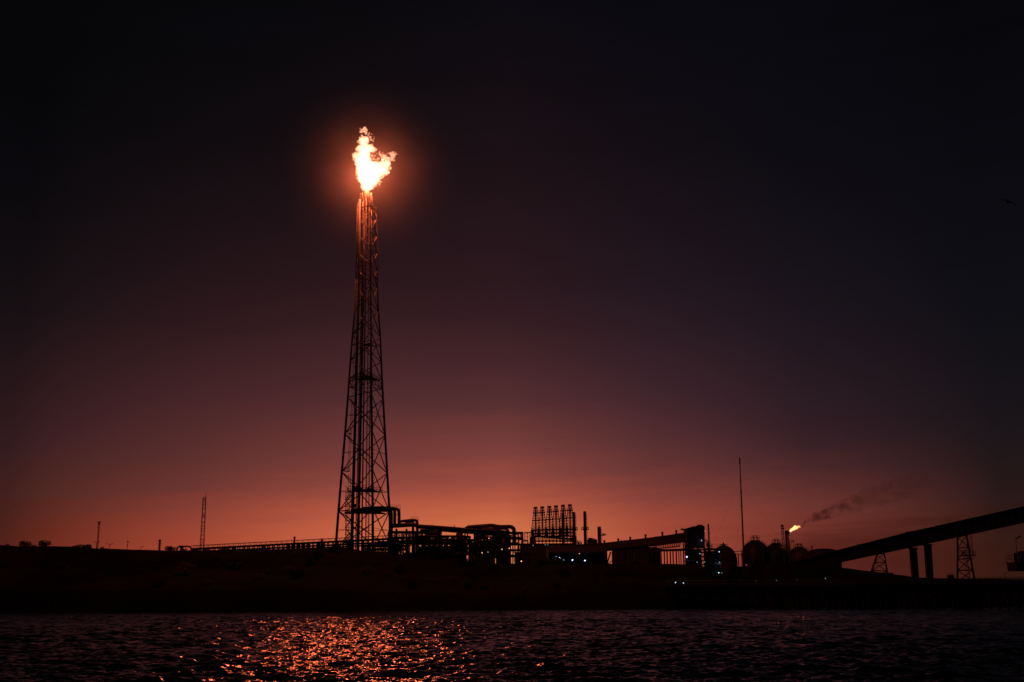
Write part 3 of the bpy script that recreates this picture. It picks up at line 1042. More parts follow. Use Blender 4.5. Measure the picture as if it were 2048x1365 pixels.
# lower pipe racks: open steel frames carrying many pipes
def rack(name, label, x0, x1, levels, Y, depth, npipe, cols, seed, brace=True, ybot=1130, slope=0.0, dens=0.08):
    rnd = random.Random(seed)
    b0 = hb((x0 + x1) / 2, ybot, Y)
    t = thing(name, label, "pipe rack", b0)
    for i in range(cols):
        px = x0 + (x1 - x0) * i / (cols - 1) + (rnd.uniform(-1.0, 1.0) if 0 < i < cols - 1 else 0)
        top = at(px, levels[0] + slope * (px - x0), Y)
        for dy in (0, depth):
            g0 = ground(top.x, top.y + dy) - 0.5
            MB().box((top.x, top.y + dy, (top.z + g0) / 2), (0.26, 0.26, top.z - g0)).build("column", STEEL, t)
    for lv in levels:
        a, c = at(x0, lv, Y), at(x1, lv + slope * (x1 - x0), Y)
        m_ = MB()
        for dy in (0, depth):
            m_.beam(a + Vector((0, dy, 0)), c + Vector((0, dy, 0)), 0.2, 0.3)
        for i in range(cols):
            p = a.lerp(c, i / (cols - 1))
            m_.beam(p, p + Vector((0, depth, 0)), 0.2, 0.24)
        m_.build("beam", STEEL, t)
        for k in range(npipe):
            dy = depth * (k + 0.5) / npipe
            r_ = rnd.choice((0.09, 0.12, 0.16, 0.2))
            u0, u1 = (0, 1) if rnd.random() < 0.55 else (rnd.uniform(0, 0.4), rnd.uniform(0.6, 1))
            p, q = a.lerp(c, u0), a.lerp(c, u1)
            up = Vector((0, dy, 0.15 + r_))
            pts = [p + up, q + up]
            if rnd.random() < 0.6:
                pts.append(q + up - Vector((0, 0, rnd.uniform(0.8, 2.2))))
            MB().pipe(pts, r_, 8, bend=0.4).build("pipe", PIPE, t)
    for q in range(int((x1 - x0) * dens)):
        px = rnd.uniform(x0, x1)
        ya, yb = levels[0] + slope * (px - x0) + rnd.uniform(0, 6), levels[-1] + rnd.uniform(2, 10)
        dy = rnd.uniform(0.2, depth)
        MB().pipe([at(px, ya, Y + dy), at(px, yb, Y + dy), at(px + rnd.choice((-4, 4)), yb, Y + dy)], rnd.choice((0.10, 0.14, 0.2)), 6, bend=0.3).build("downpipe", PIPE, t)
    if brace:
        m_ = MB()
        for i in range(cols - 1):
            if rnd.random() < 0.55:
                a0 = at(x0 + (x1 - x0) * i / (cols - 1), levels[0] + slope * (x1 - x0) * i / (cols - 1), Y)
                c0 = at(x0 + (x1 - x0) * (i + 1) / (cols - 1), levels[0] + slope * (x1 - x0) * (i + 1) / (cols - 1), Y)
                hh = zat(x0, levels[0], Y) - zat(x0, levels[-1], Y)
                mid = a0.lerp(c0, 0.5)
                m_.beam(a0 - Vector((0, 0, hh)), mid, 0.13)
                m_.beam(c0 - Vector((0, 0, hh)), mid, 0.13)
        if m_.v:
            m_.build("brace", STEEL, t)
    return t


rack("pipe_rack", "three-deck pipe rack under the walkway just right of the flare tower's foot", 728, 812, (1086.5, 1093, 1100), 301, 3.0, 3, 9, 11)
rack("pipe_rack", "tall open pipe rack below the portal, left of the horizontal drums", 776, 858, (1065.5, 1076, 1083), 303, 3.5, 2, 7, 12, dens=0.05)
rack("pipe_rack", "dense low pipe rack under the sloping overhead pipe", 834, 930, (1074, 1081, 1088, 1096, 1107), 304, 4.5, 6, 9, 13, dens=0.32)
rack("pipe_rack", "dense pipe rack under the arched pipe, beside the drums", 948, 1002, (1069, 1077, 1085, 1094, 1106), 309, 5.0, 6, 7, 14, dens=0.4)
rack("pipe_rack", "low pipe rack behind the first bents, in the gap left of the arched pipe", 900, 952, (1081, 1088, 1096, 1107), 310, 5.0, 6, 6, 16, dens=0.35)
rack("pipe_rack", "four-deck pipe rack at the arched pipe's down-bend", 986, 1046, (1066, 1077, 1089, 1101, 1113), 312, 5.0, 3, 7, 15)


def drum(px0, px1, py, rpx, Y, label):
    a, c = at(px0, py, Y), at(px1, py, Y)
    r_ = rpx * mpp(a)
    mid = (a + c) / 2
    t = thing("drum", label, "drum", (mid.x, mid.y, ground(mid.x, mid.y)))
    L = (c - a).length
    m_ = MB()
    prof = [(0.05, -0.02)] + [(r_ * math.sin(u), r_ * 0.5 * (1 - math.cos(u))) for u in np.linspace(0.2, math.pi / 2, 6)]
    prof += [(q[0], L - q[1]) for q in reversed(prof)]
    m_.lathe((0, 0, 0), prof, 18)
    R_ = (c - a).normalized().to_track_quat('Z', 'Y')
    m_.v = [tuple(a + (R_ @ Vector(v))) for v in m_.v]
    m_.build("shell", PIPE, t)
    for u in (0.22, 0.78):
        p = a.lerp(c, u)
        g0 = ground(p.x, p.y) - 0.4
        MB().box((p.x, p.y, (p.z - r_ * 0.6 + g0) / 2), (0.5, r_ * 1.6, p.z - r_ * 0.6 - g0)).build("saddle", CONC, t)
    MB().tube(a.lerp(c, 0.5), a.lerp(c, 0.5) + Vector((0, 0, r_ + 0.5)), 0.18, 8).build("nozzle", STEEL, t)
    return t


drum(853, 884, 1066.5, 6.5, 307, "horizontal drum directly below the sloping overhead pipe, between its first bents")
drum(912, 926, 1070, 5, 306, "short horizontal drum below the overhead pipe, left of the arched pipe")
drum(928, 942, 1074.5, 2.6, 300, "small thin horizontal drum between the bents under the arched pipe")
drum(880, 920, 1110, 6, 299, "long horizontal drum low on the ground below the dense pipe racks")

# process block with rounded vessel at right end of the pipe rack
t = thing("process_frame", "dark open process frame with decks under the right end of the arched pipe", "process frame", hb(995, 1125, 306))
for i, px in enumerate((962, 975, 989, 1003, 1016)):
    for dy in (0, 5):
        p = at(px, 1063 + (i % 2) * 4, 306 + dy)
        g0 = ground(p.x, p.y) - 0.5
        MB().box((p.x, p.y, (p.z + g0) / 2), (0.35, 0.35, p.z - g0)).build("column", STEEL, t)
for lv in (1064, 1074, 1086, 1100):
    a, c = at(960, lv, 306), at(1018, lv, 306)
    mid = (a + c) / 2
    o = MB().box((mid.x, mid.y + 2.5, mid.z), ((c - a).length, 5.6, 0.3)).build("deck", GALV, t)
    MB().rail(a + Vector((0, -0.2, 0.15)), c + Vector((0, -0.2, 0.15)), 1.0, 8, 0.04).build("railing", GALV, o)
m_ = MB()
rnd = random.Random(3)
for q in range(16):
    px, lv = rnd.uniform(963, 1014), rnd.choice((1074, 1086, 1100))
    p = at(px, lv, 306 + rnd.uniform(1, 4))
    h_ = rnd.uniform(0.7, 1.25)
    MB().lathe((p.x, p.y, p.z + 0.16), [(0.45, 0), (0.5, h_ * 0.8), (0.3, h_), (0.1, h_ + 0.2)], 12).build("vessel", PIPE, t)
t = thing("vertical_vessel", "squat rounded vessel standing right of the arched pipe's down-bend", "vessel", hb(1010, 1125, 303))
p = hb(1007, 1125, 303)
k = mpp(p)
hz = zat(1007, 1076, 303) - p.z
MB().lathe(p, [(7 * k, 0), (7 * k, hz * 0.72), (6.2 * k, hz * 0.86), (4 * k, hz * 0.96), (0.1, hz)], 24).build("shell", PIPE, t)
MB().tube((p.x, p.y, p.z + hz - 0.2), (p.x, p.y, p.z + hz + 0.9), 0.2, 8).build("nozzle", STEEL, t)

# low blocks that fill the foot of the pipework
for (xa, xb, yt, Y, lab, cat, name) in (
        (838, 872, 1098, 318, "flat-roofed pump house behind the left end of the dense pipe racks", "pump house", "pump_house"),
        (874, 930, 1094, 322, "long flat-roofed switch house behind the racks under the sloping overhead pipe", "switch house", "switch_house"),
        (940, 985, 1091, 324, "flat-roofed plant building behind the rack under the arched pipe", "building", "plant_building"),
        (992, 1022, 1072, 326, "tall blank plant building behind the arched pipe's down-bend", "building", "plant_building"),
        (1030, 1062, 1106, 330, "low plant building between the pipe racks and the open shed", "building", "plant_building"),
        (806, 834, 1107, 316, "small hut at the foot of the pipe portal", "hut", "hut")):
    t = thing(name, lab, cat, hb((xa + xb) / 2, 1125, Y))
    a, c = at(xa, yt, Y), at(xb, yt, Y)
    gz = min(ground(a.x, Y), ground(c.x, Y)) - 1
    MB().box(((a.x + c.x) / 2, Y + 2.5, (a.z + gz) / 2), (c.x - a.x, 5, a.z - gz)).build("wall", CLAD, t)
    MB().box(((a.x + c.x) / 2, Y + 2.5, a.z + 0.12), (c.x - a.x + 0.5, 5.5, 0.22)).build("roof", GALV, t)
    p = a.lerp(c, 0.3)
    MB().box((p.x, Y - 0.03, gz + 2.2), (1.0, 0.1, 2.3)).build("door", STEEL, t)
    p = a.lerp(c, 0.7)
    MB().lathe((p.x, Y + 2.5, a.z + 0.22), [(0.25, 0), (0.25, 0.5), (0.45, 0.55), (0.3, 0.8)], 10).build("roof_vent", STEEL, t)

# exchangers on the rack decks
rnd = random.Random(77)
for q in range(11):
    px = rnd.uniform(842, 985)
    lv = rnd.choice((1074, 1085, 1095))
    if lv == 1074 and 925 < px < 962:
        continue
    p = at(px, lv - 1.5, 305.5 + rnd.uniform(0, 2))
    L_ = rnd.uniform(1.2, 2.6)
    t = thing("exchanger", "small horizontal heat exchanger among the pipes of the dense racks", "heat exchanger", p, "exchangers on the pipe racks")
    MB().tube(p - Vector((L_ / 2, 0, 0)), p + Vector((L_ / 2, 0, 0)), 0.42, 12).build("shell", PIPE, t)
    for sx in (-0.3, 0.3):
        MB().box(p + Vector((sx * L_, 0, -0.5)), (0.2, 0.6, 0.5)).build("saddle", STEEL, t)

# small frames stepping down to the right
t = thing("step_frame", "small stepped steel frame between the arched pipe and the coke derricks", "steel frame", hb(1036, 1125, 312))
for (xa, xb, lv) in ((1030, 1036, 1068.5), (1036, 1046, 1079), (1046, 1056, 1081.5)):
    a, c = at(xa, lv, 312), at(xb, lv, 312)
    mid = (a + c) / 2
    o = MB().box((mid.x, mid.y + 1.5, mid.z), ((c - a).length, 3, 0.22)).build("deck", GALV, t)
    for p in (a, c):
        for dy in (0, 3):
            g0 = ground(p.x, p.y) - 0.4
            MB().box((p.x, p.y + dy, (p.z + g0) / 2), (0.2, 0.2, p.z - g0)).build("column", STEEL, t)
t = thing("scaffold_frame", "small square lattice frame on the skyline just left of the coke derricks", "steel frame", hb(1055, 1110, 480))
a, c = at(1049.5, 1066, 480), at(1060, 1064.5, 480)
g0 = zat(1050, 1095, 480)
for p in (a, (a + c) / 2, c):
    for dy in (0, 2.5):
        MB().tube((p.x, p.y + dy, g0 - 6), (p.x, p.y + dy, p.z), 0.11, 6).build("column", STEEL, t)
MB().beam(a + Vector((-0.4, 1.2, 0)), c + Vector((0.4, 1.2, 0)), 3.0, 0.3).build("deck", GALV, t)
m_ = MB()
for i in range(4):
    za, zb = g0 + (a.z - g0) * i / 4, g0 + (a.z - g0) * (i + 1) / 4
    m_.tube((a.x, a.y, za), ((a.x + c.x) / 2, a.y, zb), 0.06, 4).tube(((a.x + c.x) / 2, a.y, zb), (c.x, a.y, za), 0.06, 4).tube((a.x, a.y, zb), (c.x, a.y, zb), 0.06, 4)
m_.build("lattice", STEEL, t)

# ================================================================== COKE DERRICKS
YK = 600
KD = [(1071.5, 1015.2), (1085, 1014.3), (1099.2, 1013.2), (1112.5, 1012.2), (1126.8, 1010.8), (1140.5, 1010.0)]
WHO = ["leftmost", "second from the left", "third from the left", "fourth from the left", "fifth from the left", "rightmost"]


def derrick(loc, k):
    """lattice drilling derrick over a coke drum, foot at loc (origin), 49 photo-pixels tall"""
    H = 47 * k
    t = thing("coke_derrick", "lattice derrick with a crown block", "derrick", loc, "row of six coke derricks")
    O = Vector(loc)

    def c_(u, i):
        w_ = (8.4 + (3.1 - 8.4) * min(1, u / 0.93)) * k
        cs = [(1, 1), (-1, 1), (-1, -1), (1, -1)][i]
        return O + Vector((cs[0] * w_, cs[1] * w_, u * H))
    for i in range(4):
        MB().tube(c_(0, i), c_(0.96, i), 0.16, 5).build("leg", STEEL, t)
    m_ = MB()
    n_ = 9
    for j in range(n_):
        u0, u1 = 0.96 * j / n_, 0.96 * (j + 1) / n_
        for i in range(4):
            i2 = (i + 1) % 4
            m_.tube(c_(u0, i), c_(u1, i2), 0.045, 4)
            m_.tube(c_(u0, i2), c_(u1, i), 0.045, 4)
            m_.tube(c_(u1, i), c_(u1, i2), 0.05, 4)
    m_.build("lattice", STEEL, t)
    MB().lathe(O, [(0.34, -2), (0.34, H * 0.60), (0.45, H * 0.62), (0.45, H * 0.80), (0.30, H * 0.82), (0.30, H * 0.95)], 10).build("drill_stem", DARK, t)
    cap = MB()
    w_ = 4.3 * k
    cap.box(O + Vector((0, 0, H * 0.945)), (w_ * 1.9, w_ * 1.9, 0.3)).box(O + Vector((0, 0, H * 0.975)), (w_ * 1.75, w_ * 1.2, 0.75))
    for dx in (-0.7, -0.2, 0.3, 0.75):
        cap.tube(O + Vector((dx * w_, 0, H * 0.97)), O + Vector((dx * w_, 0, H * 1.03)), 0.09, 4)
    cap.build("crown_block", DARK, t)
    for u in (0.76, 0.44):
        MB().box(O + Vector((0, 0, u * H)), ((9.5 - 4.6 * u) * 2 * k, (9.5 - 4.6 * u) * 2 * k, 0.25)).build("platform", GALV, t)
    return t


first = None
for i, (px, py) in enumerate(KD):
    foot = at(px, py + 47, YK)
    lab = WHO[i] + " of the six lattice coke derricks standing in a row"
    if first is None:
        first = derrick(foot, mpp(foot))
        first["label"] = lab
    else:
        dup(first, foot, lab)
# concrete and steel structure under the derricks
t = thing("coking_structure", "broad decked steel structure that carries the six coke derricks", "coking unit", at(1106, 1120, YK))
kk = mpp(at(1100, 1060, YK))
for (lv, xa, xb, dl) in ((1061.0, 1062, 1149, 2.2), (1068, 1064, 1149, 2.0), (1074, 1064, 1150, 1.6), (1083, 1066, 1150, 0.5)):
    a, c = at(xa, lv, YK), at(xb, lv - dl, YK)
    o = MB().beam(a, c, 9.0, 0.42).build("deck", GALV, t)
    MB().rail(a + Vector((0, -4.3, 0.2)), c + Vector((0, -4.3, 0.2)), 1.1, 16, 0.06).build("railing", GALV, o)
for i in range(13):
    px = 1063.5 + 7.05 * i
    for dy in (-3.5, 3.5):
        p = at(px, 1061 - 2.2 * i / 12, YK + dy)
        MB().box((p.x, p.y, p.z - 6), (0.4, 0.4, 12)).build("column", STEEL, t)
m_ = MB()
for i in range(12):
    a, c = at(1063.5 + 7.05 * i, 1061, YK - 3.5), at(1070.5 + 7.05 * i, 1061, YK - 3.5)
    for z0, z1 in ((0, -1.7), (-1.7, -3.2), (-3.2, -5.4)):
        m_.tube(a + Vector((0, 0, z0)), c + Vector((0, 0, z1)), 0.12, 4).tube(c + Vector((0, 0, z0)), a + Vector((0, 0, z1)), 0.12, 4)
m_.build("lattice", STEEL, t)
for px, py in ((1064.5, 1060), (1078, 1057), (1092.5, 1056.5), (1106, 1055.5), (1120, 1055.2), (1134, 1054.0)):
    p = at(px, py + 5, YK - 1)
    MB().lathe(p, [(2.9 * kk, -3), (2.9 * kk, 3 * kk), (1.6 * kk, 4.2 * kk), (0.5 * kk, 6 * kk)], 12).build("drum_head", PIPE, t)
for (px, xa, xb, lv) in ((0, 1067, 1089, 1026.5), (1, 1095, 1117, 1024.3), (2, 1123, 1145, 1022)):
    o = MB().beam(at(xa, lv + 0.4, YK), at(xb, lv - 0.6, YK), 3.0, 0.35).build("link_bridge", GALV, t)
    MB().rail(at(xa, lv, YK - 1.4), at(xb, lv - 1, YK - 1.4), 1.2, 7, 0.06).build("railing", GALV, o)
m_ = MB().beam(at(1070, 1072.5, YK - 6), at(1150, 1079.5, YK - 6), 2.6, 0.9)
m_.build("conveyor", CLAD, t)

t = thing("silo", "dark rounded silo on the skyline directly below the leftmost coke derrick", "silo", hb(1066, 1110, 560))
p = hb(1066, 1110, 560)
k = mpp(p)
hz = zat(1066, 1067.5, 560) - p.z
MB().lathe(p, [(6.5 * k, 0), (6.5 * k, hz * 0.8), (5.2 * k, hz * 0.92), (2.5 * k, hz * 0.98), (0.1, hz)], 20).build("shell", PIPE, t)
MB().lathe((p.x, p.y, p.z + hz * 0.8), [(6.7 * k, 0), (6.7 * k, 0.3), (6.4 * k, 0.31), (6.4 * k, 0)], 20).build("ring", STEEL, t)


# ------------------------------------------------------------------ chimneys
def chimney(px, pt, w_, Y, label, ring=None, sleeve=None, taper=0.0):
    p = hb(px, 1115, Y, 1.0)
    k = mpp(p)
    h_ = zat(px, pt, Y) - p.z
    r_ = w_ * k / 2
    t = thing("chimney", label, "chimney", p)
    prof = [(r_ * (1 + taper), 0)]
    n_ = 14
    for i in range(1, n_):
        prof.append((r_ * (1 + taper * (1 - i / n_)) * (1.0 + 0.035 * (i % 2)), h_ * i / n_))
    prof += [(r_, h_ - 0.3), (r_ * 0.85, h_), (r_ * 0.7, h_), (r_ * 0.7, h_ - 3)]
    MB().lathe(p, prof, 20).build("shaft", BRICK, t)
    if ring:
        z = zat(px, ring, Y)
        wr = (7.4 * k)
        o = MB().lathe((p.x, p.y, z), [(r_ * 0.9, 0), (wr, 0), (wr, 0.25), (r_ * 0.9, 0.25)], 18).build("gallery", GALV, t)
        m_ = MB()
        for i in range(12):
            a = 2 * math.pi * i / 12
            q = Vector((p.x + wr * math.cos(a), p.y + wr * math.sin(a), z))
            m_.tube(q, q + Vector((0, 0, 1.3)), 0.06, 4)
        m_.pipe([(p.x + wr * math.cos(a), p.y + wr * math.sin(a), z + 1.3) for a in np.linspace(0, 2 * math.pi, 19)], 0.06, 4)
        m_.build("railing", GALV, o)
    MB().ladder((p.x + r_ * 1.15, p.y - r_ * 0.6, p.z + 1), (p.x + r_ * 1.1, p.y - r_ * 0.6, p.z + h_ - 1), 0.5, r=0.05, step=1.2, cage=True).build("ladder", GALV, t)
    if sleeve:
        MB().lathe(p, [(r_ * 1.6, 0), (r_ * 1.6, zat(px, sleeve, Y) - p.z), (r_, zat(px, sleeve, Y) - p.z + 1)], 16).build("sleeve", STEEL, t)
    return t


chimney(1127, 1026.3, 5.9, 545, "dark chimney directly in front of the coke derricks, lower than its two neighbours", None)
chimney(1149.2, 1024.6, 6.1, 540, "tall dark chimney just right of the rightmost coke derrick", 1061, 1075)
chimney(1171.2, 1023.0, 6.0, 535, "tall dark chimney standing free, ringed by a gallery at mid height", 1060.5)
chimney(1199.7, 1053.6, 7.2, 470, "shorter thick chimney with a puff of dark smoke at its side", None)

t = thing("hairpin_pipe", "thin inverted-U pipework on the roof left of the thick smoking chimney", "pipework", hb(1186, 1100, 430))
MB().pipe([at(1187.5, 1094, 430), at(1187.5, 1077.5, 430)], 0.28, 8).build("standpipe", PIPE, t)
MB().pipe([at(1188, 1079.5, 430), at(1193.5, 1079.5, 430), at(1194.2, 1094, 430)], 0.18, 8, bend=0.4).build("pipe", PIPE, t)
m_ = MB()
for (px, py, s_) in ((1181, 1086, 1.6), (1183.5, 1082.5, 0.8), (1178, 1088, 1.4), (1190, 1089, 1.5)):
    m_ = MB().box(at(px, py, 431), (s_, s_, s_ * 2.2)).build("valve_box", DARK, t)
t = thing("roof_plant", "low box of roof machinery between the two tallest free chimneys", "machinery", hb(1159, 1100, 430))
for (px, py, w_, h_) in ((1157, 1087, 5.0, 6), (1162.5, 1087, 2.0, 6), (1154.5, 1084, 1.0, 6)):
    p = at(px, py, 430)
    MB().box(p, (w_ * 0.18, 1.2, h_ * 0.18)).build("casing", STEEL, t)
MB().pipe([at(1154.5, 1082, 429), at(1161, 1082.4, 429), at(1161.2, 1090, 429)], 0.12, 6, bend=0.3).build("pipe", PIPE, t)

# ================================================================== SHEDS, GALLERY, TRANSFER TOWER
def hip(x0, x1, ytop, Y, depth, name, label, cat, m, roofdrop=2.0, pbot=1140):
    """plain shed: walls + pitched roof"""
    a, c = at(x0, ytop, Y), at(x1, ytop, Y)
    g0 = min(ground(a.x, a.y), ground(c.x, c.y)) - 1
    t = thing(name, label, cat, ((a.x + c.x) / 2, Y, g0))
    return t, a, c, g0


# open-fronted storage shed with lamps inside
t = thing("storage_shed", "long low open-fronted shed with blue-white lamps inside, below the chimneys", "shed", hb(1150, 1128, 322))
a, c = at(1098, 1104.5, 322), at(1212, 1103.5, 322)
a2, c2 = at(1092, 1090.3, 352), at(1212, 1089.0, 352)
MB().prism([a + Vector((0, -0.6, 0)), c + Vector((0, -0.6, 0)), c2, a2], (0, 0, -0.45)).build("roof", CLAD, t)
gz = ground(0.5 * (a.x + c.x), 322) - 0.8
m_ = MB().prism([Vector((a2.x, 351, gz)), Vector((c2.x, 351, gz)), c2 + Vector((0, -1, -0.46)), a2 + Vector((0, -1, -0.46))], (0, 0.4, 0))
m_.build("wall", CLAD, t)
MB().prism([Vector((a.x, 323, gz)), Vector((a.x, 351, gz)), Vector((a2.x, 351, a2.z - 0.9)), Vector((a.x, 323, a.z - 0.5))], (0.3, 0, 0)).build("wall", CLAD, t)
fa = MB().prism([a + Vector((0, 0, -0.46)), c + Vector((0, 0, -0.46)), c + Vector((0, 0, -0.95)), a + Vector((0, 0, -0.95))], (0, 0.25, 0)).build("fascia", CLAD, t)
for i in (0, 0.30, 0.52, 0.73, 1):
    p = a.lerp(c, i)
    MB().box((p.x, p.y + 0.6, (p.z - 0.46 + gz) / 2), (0.35, 0.35, p.z - 0.46 - gz)).build("column", STEEL, t)
p = at(1111.5, 1117, 329)
MB().box((p.x, 329.2, (p.z + gz) / 2 + 0.5), (0.9, 0.3, p.z - gz + 1.4)).build("door", TANK, t)
for px, w_ in ((1102, 9), (1198, 20)):
    p = at(px, 1117, 325)
    MB().box((p.x, 325.4, (p.z + gz) / 2 + 0.4), (w_ * 0.135, 0.3, p.z - gz + 1.6)).build("panel", CLAD, t)

# the inclined conveyor gallery
t = thing("conveyor_gallery", "long inclined conveyor gallery with a row of roof vents, rising to the transfer tower", "conveyor gallery", hb(1290, 1128, 318))
ga, gb = (1152, 1094.5, 345), (1378, 1073.5, 304)
def gal(px, py):
    u = (px - ga[0]) / (gb[0] - ga[0])
    return at(px, py, ga[2] + (gb[2] - ga[2]) * u)
TOPL = [(1152, 1090.5), (1205, 1087.3), (1248, 1082.7), (1300, 1076.6), (1340, 1071.2), (1378, 1065.2)]
BOTL = [(1378, 1083.0), (1340, 1087.3), (1312, 1091.5), (1260, 1097.5), (1210, 1102.0), (1152, 1104)]
poly = [gal(*q) for q in TOPL + BOTL]
MB().prism(poly, (0.4, 4.6, 0)).build("cladding", CLAD, t)
m_ = MB()
for i in range(len(TOPL) - 1):
    p, q = gal(*TOPL[i]), gal(*TOPL[i + 1])
    m_.prism([p + Vector((0, -0.25, 0.003)), q + Vector((0, -0.25, 0.003)), q + Vector((0, 5.2, 0.003)), p + Vector((0, 5.2, 0.003))], (0, 0, 0.16))
m_.build("roof", GALV, t)
for i in range(24):
    pass
for (px, py) in ((1210, 1080.0), (1238, 1076.6), (1262.2, 1073.0), (1293.2, 1068.2), (1327.2, 1063.2), (1355.2, 1059.4)):
    yt = float(np.interp(px, [q[0] for q in TOPL], [q[1] for q in TOPL]))
    p = gal(px, yt)
    p.y += 2.3
    k = mpp(p)
    h_ = (yt - py) * k
    MB().lathe(p, [(2.4 * k, -0.2), (2.2 * k, h_ * 0.3), (1.5 * k, h_ * 0.5), (1.5 * k, h_ * 0.55), (2.2 * k, h_ * 0.6), (2.2 * k, h_ * 0.95), (1.6 * k, h_)], 14).build("roof_vent", STEEL, t)
for (px, py, w_) in ((1243.5, 1081.5, 3), (1250, 1081, 1.5), (1313.5, 1073.5, 1.6)):
    p = gal(px, py)
    MB().box(p + Vector((0, 2, 0)), (w_ * 0.13, 0.8, 0.35)).build("roof_hatch", STEEL, t)
# trestle legs below
for px in (1213.5, 1227, 1240, 1254, 1268, 1282, 1296, 1310, 1371):
    yb = float(np.interp(px, [q[0] for q in reversed(BOTL)], [q[1] for q in reversed(BOTL)]))
    for dy in (0.3, 4.2):
        p = gal(px, yb + 0.2)
        p.y += dy
        g0 = ground(p.x, p.y) - 0.6
        MB().box((p.x, p.y, (p.z + g0) / 2 - 0.05), (0.32, 0.32, p.z - g0 - 0.1)).build("column", STEEL, t)
m_ = MB()
p, q = gal(1215, 1127), gal(1222, 1104)
m_.beam(p + Vector((0, 1, 0)), q + Vector((0, 1, 0)), 0.28)
p, q = gal(1216, 1128), gal(1226, 1121)
m_.beam(p + Vector((0, 1, 0)), q + Vector((0, 1, 0)), 0.16)
m_.build("brace", STEEL, t)
# hopper row and lower belt at its right end
m_ = MB()
for i in range(14):
    px = 1313 + 3.65 * i
    ya = 1092.6 - (px - 1313) * 0.165
    p, q = gal(px + 2.2, ya - 2.6), gal(px - 1.0, ya + 6.8 + (px - 1313) * 0.06)
    p.y += 1.0
    q.y += 1.0
    m_.beam(p, q, 0.19)
    p2 = gal(px + 1.2, ya + 6.8 + (px - 1313) * 0.06)
    p2.y += 1.0
    m_.beam((p + q) / 2, p2, 0.14)
m_.build("brace", STEEL, t)
MB().beam(gal(1306, 1101.6) + Vector((0, 1.2, 0)), gal(1378, 1099.2) + Vector((0, 1.2, 0)), 2.4, 0.55).build("lower_belt", DARK, t)
MB().beam(gal(1306, 1096.6) + Vector((0, 1.2, 0)), gal(1325, 1101) + Vector((0, 1.2, 0)), 2.0, 0.4).build("lower_belt", DARK, t)
for px in (1323, 1329.5, 1335, 1341.5, 1347, 1353.5, 1358.5, 1362.5):
    p = gal(px, 1101)
    p.y += 1.2
    g0 = ground(p.x, p.y) - 0.5
    MB().box((p.x, p.y, (p.z + g0) / 2), (0.2 if px > 1357 else 0.3, 0.25, p.z - g0)).build("post", STEEL, t)

# solid wall behind the middle of the gallery
t = thing("ribbed_building", "windowless ribbed building behind the legs of the conveyor gallery", "building", hb(1268, 1128, 356))
a, c = at(1228.5, 1097, 356), at(1312, 1090, 356)
gz = ground(a.x, 356) - 1
MB().box(((a.x + c.x) / 2, 360, (a.z + gz) / 2), (c.x - a.x, 8, a.z - gz)).build("wall", CLAD, t)
for i in range(13):
    x = a.x + (c.x - a.x) * (i + 0.5) / 13
    MB().box((x, 355.9, (a.z + gz) / 2), (0.3, 0.19, a.z - gz - 0.2)).build("pilaster", STEEL, t)
MB().box(((a.x + c.x) / 2, 360, a.z + 0.15), (c.x - a.x + 0.6, 8.6, 0.28)).build("roof", GALV, t)
t = thing("stub_block", "small dark block between the gallery posts and the ribbed building", "building", hb(1317, 1128, 345))
a, c = at(1305, 1100, 345), at(1320.5, 1100, 345)
gz = ground(a.x, 345) - 1
MB().box(((a.x + c.x) / 2, 347, (a.z + gz) / 2), (c.x - a.x, 4, a.z - gz)).build("wall", CLAD, t)
MB().box(((a.x + c.x) / 2, 347, a.z + 0.1), (c.x - a.x + 0.4, 4.4, 0.18)).build("roof", GALV, t)

# transfer tower
YX = 303
t = thing("transfer_tower", "tall dark transfer tower with lamps on its decks at the top of the conveyor gallery", "tower building", hb(1392, 1150, YX))
gz = hb(1392, 1150, YX).z
ol = [(1373.5, 1056.8), (1385, 1053.4), (1404.5, 1051.2), (1409.3, 1052.8)]
base = [at(x, y, YX) for x, y in ol]
lo_ = [(1409.8, 1096), (1374.5, 1096)]
poly = base + [at(x, y, YX) for x, y in lo_]
MB().prism(poly, (0, 5, 0)).build("cladding", CLAD, t)
p, q = at(1375.5, 1097, YX), at(1409, 1097, YX)
MB().box(((p.x + q.x) / 2, YX + 5.2, (p.z + gz) / 2), (q.x - p.x, 0.4, p.z - gz)).build("back_wall", CLAD, t)
for px in (1376, 1386, 1396, 1408.5):
    for dy in (0.4, 4.6):
        p = at(px, 1096, YX + dy)
        MB().box((p.x, p.y, (p.z + gz) / 2), (0.4, 0.4, p.z - gz)).build("column", STEEL, t)
p, q = at(1376, 1096, YX), at(1385, 1096, YX)
MB().box(((p.x + q.x) / 2, YX + 2.5, (p.z + gz) / 2), (q.x - p.x - 0.4, 3.2, p.z - gz - 0.02)).build("chute", CLAD, t)
for lv in (1105, 1122, 1142, 1158):
    p, q = at(1374, lv, YX), at(1411, lv, YX)
    o = MB().box(((p.x + q.x) / 2, YX + 2.2, p.z), (q.x - p.x, 6.4, 0.25)).build("deck", GALV, t)
    MB().rail((p.x, YX - 0.9, p.z + 0.1), (q.x, YX - 0.9, p.z + 0.1), 1.1, 6, 0.04).build("railing", GALV, o)
p = at(1366.5, 1060, YX)
MB().beam(at(1361.5, 1059.3, YX + 1), at(1375, 1059.3, YX + 1), 0.5, 0.42).beam(at(1361.5, 1060.5, YX + 1), at(1364, 1058, YX + 1), 0.5, 0.3).tube(at(1366, 1060, YX + 1), at(1368, 1065.5, YX + 1), 0.09, 5).build("jib", STEEL, t)
MB().box(at(1399.5, 1051.6, YX + 2), (1.4, 1.2, 0.35)).build("roof_hatch", STEEL, t)

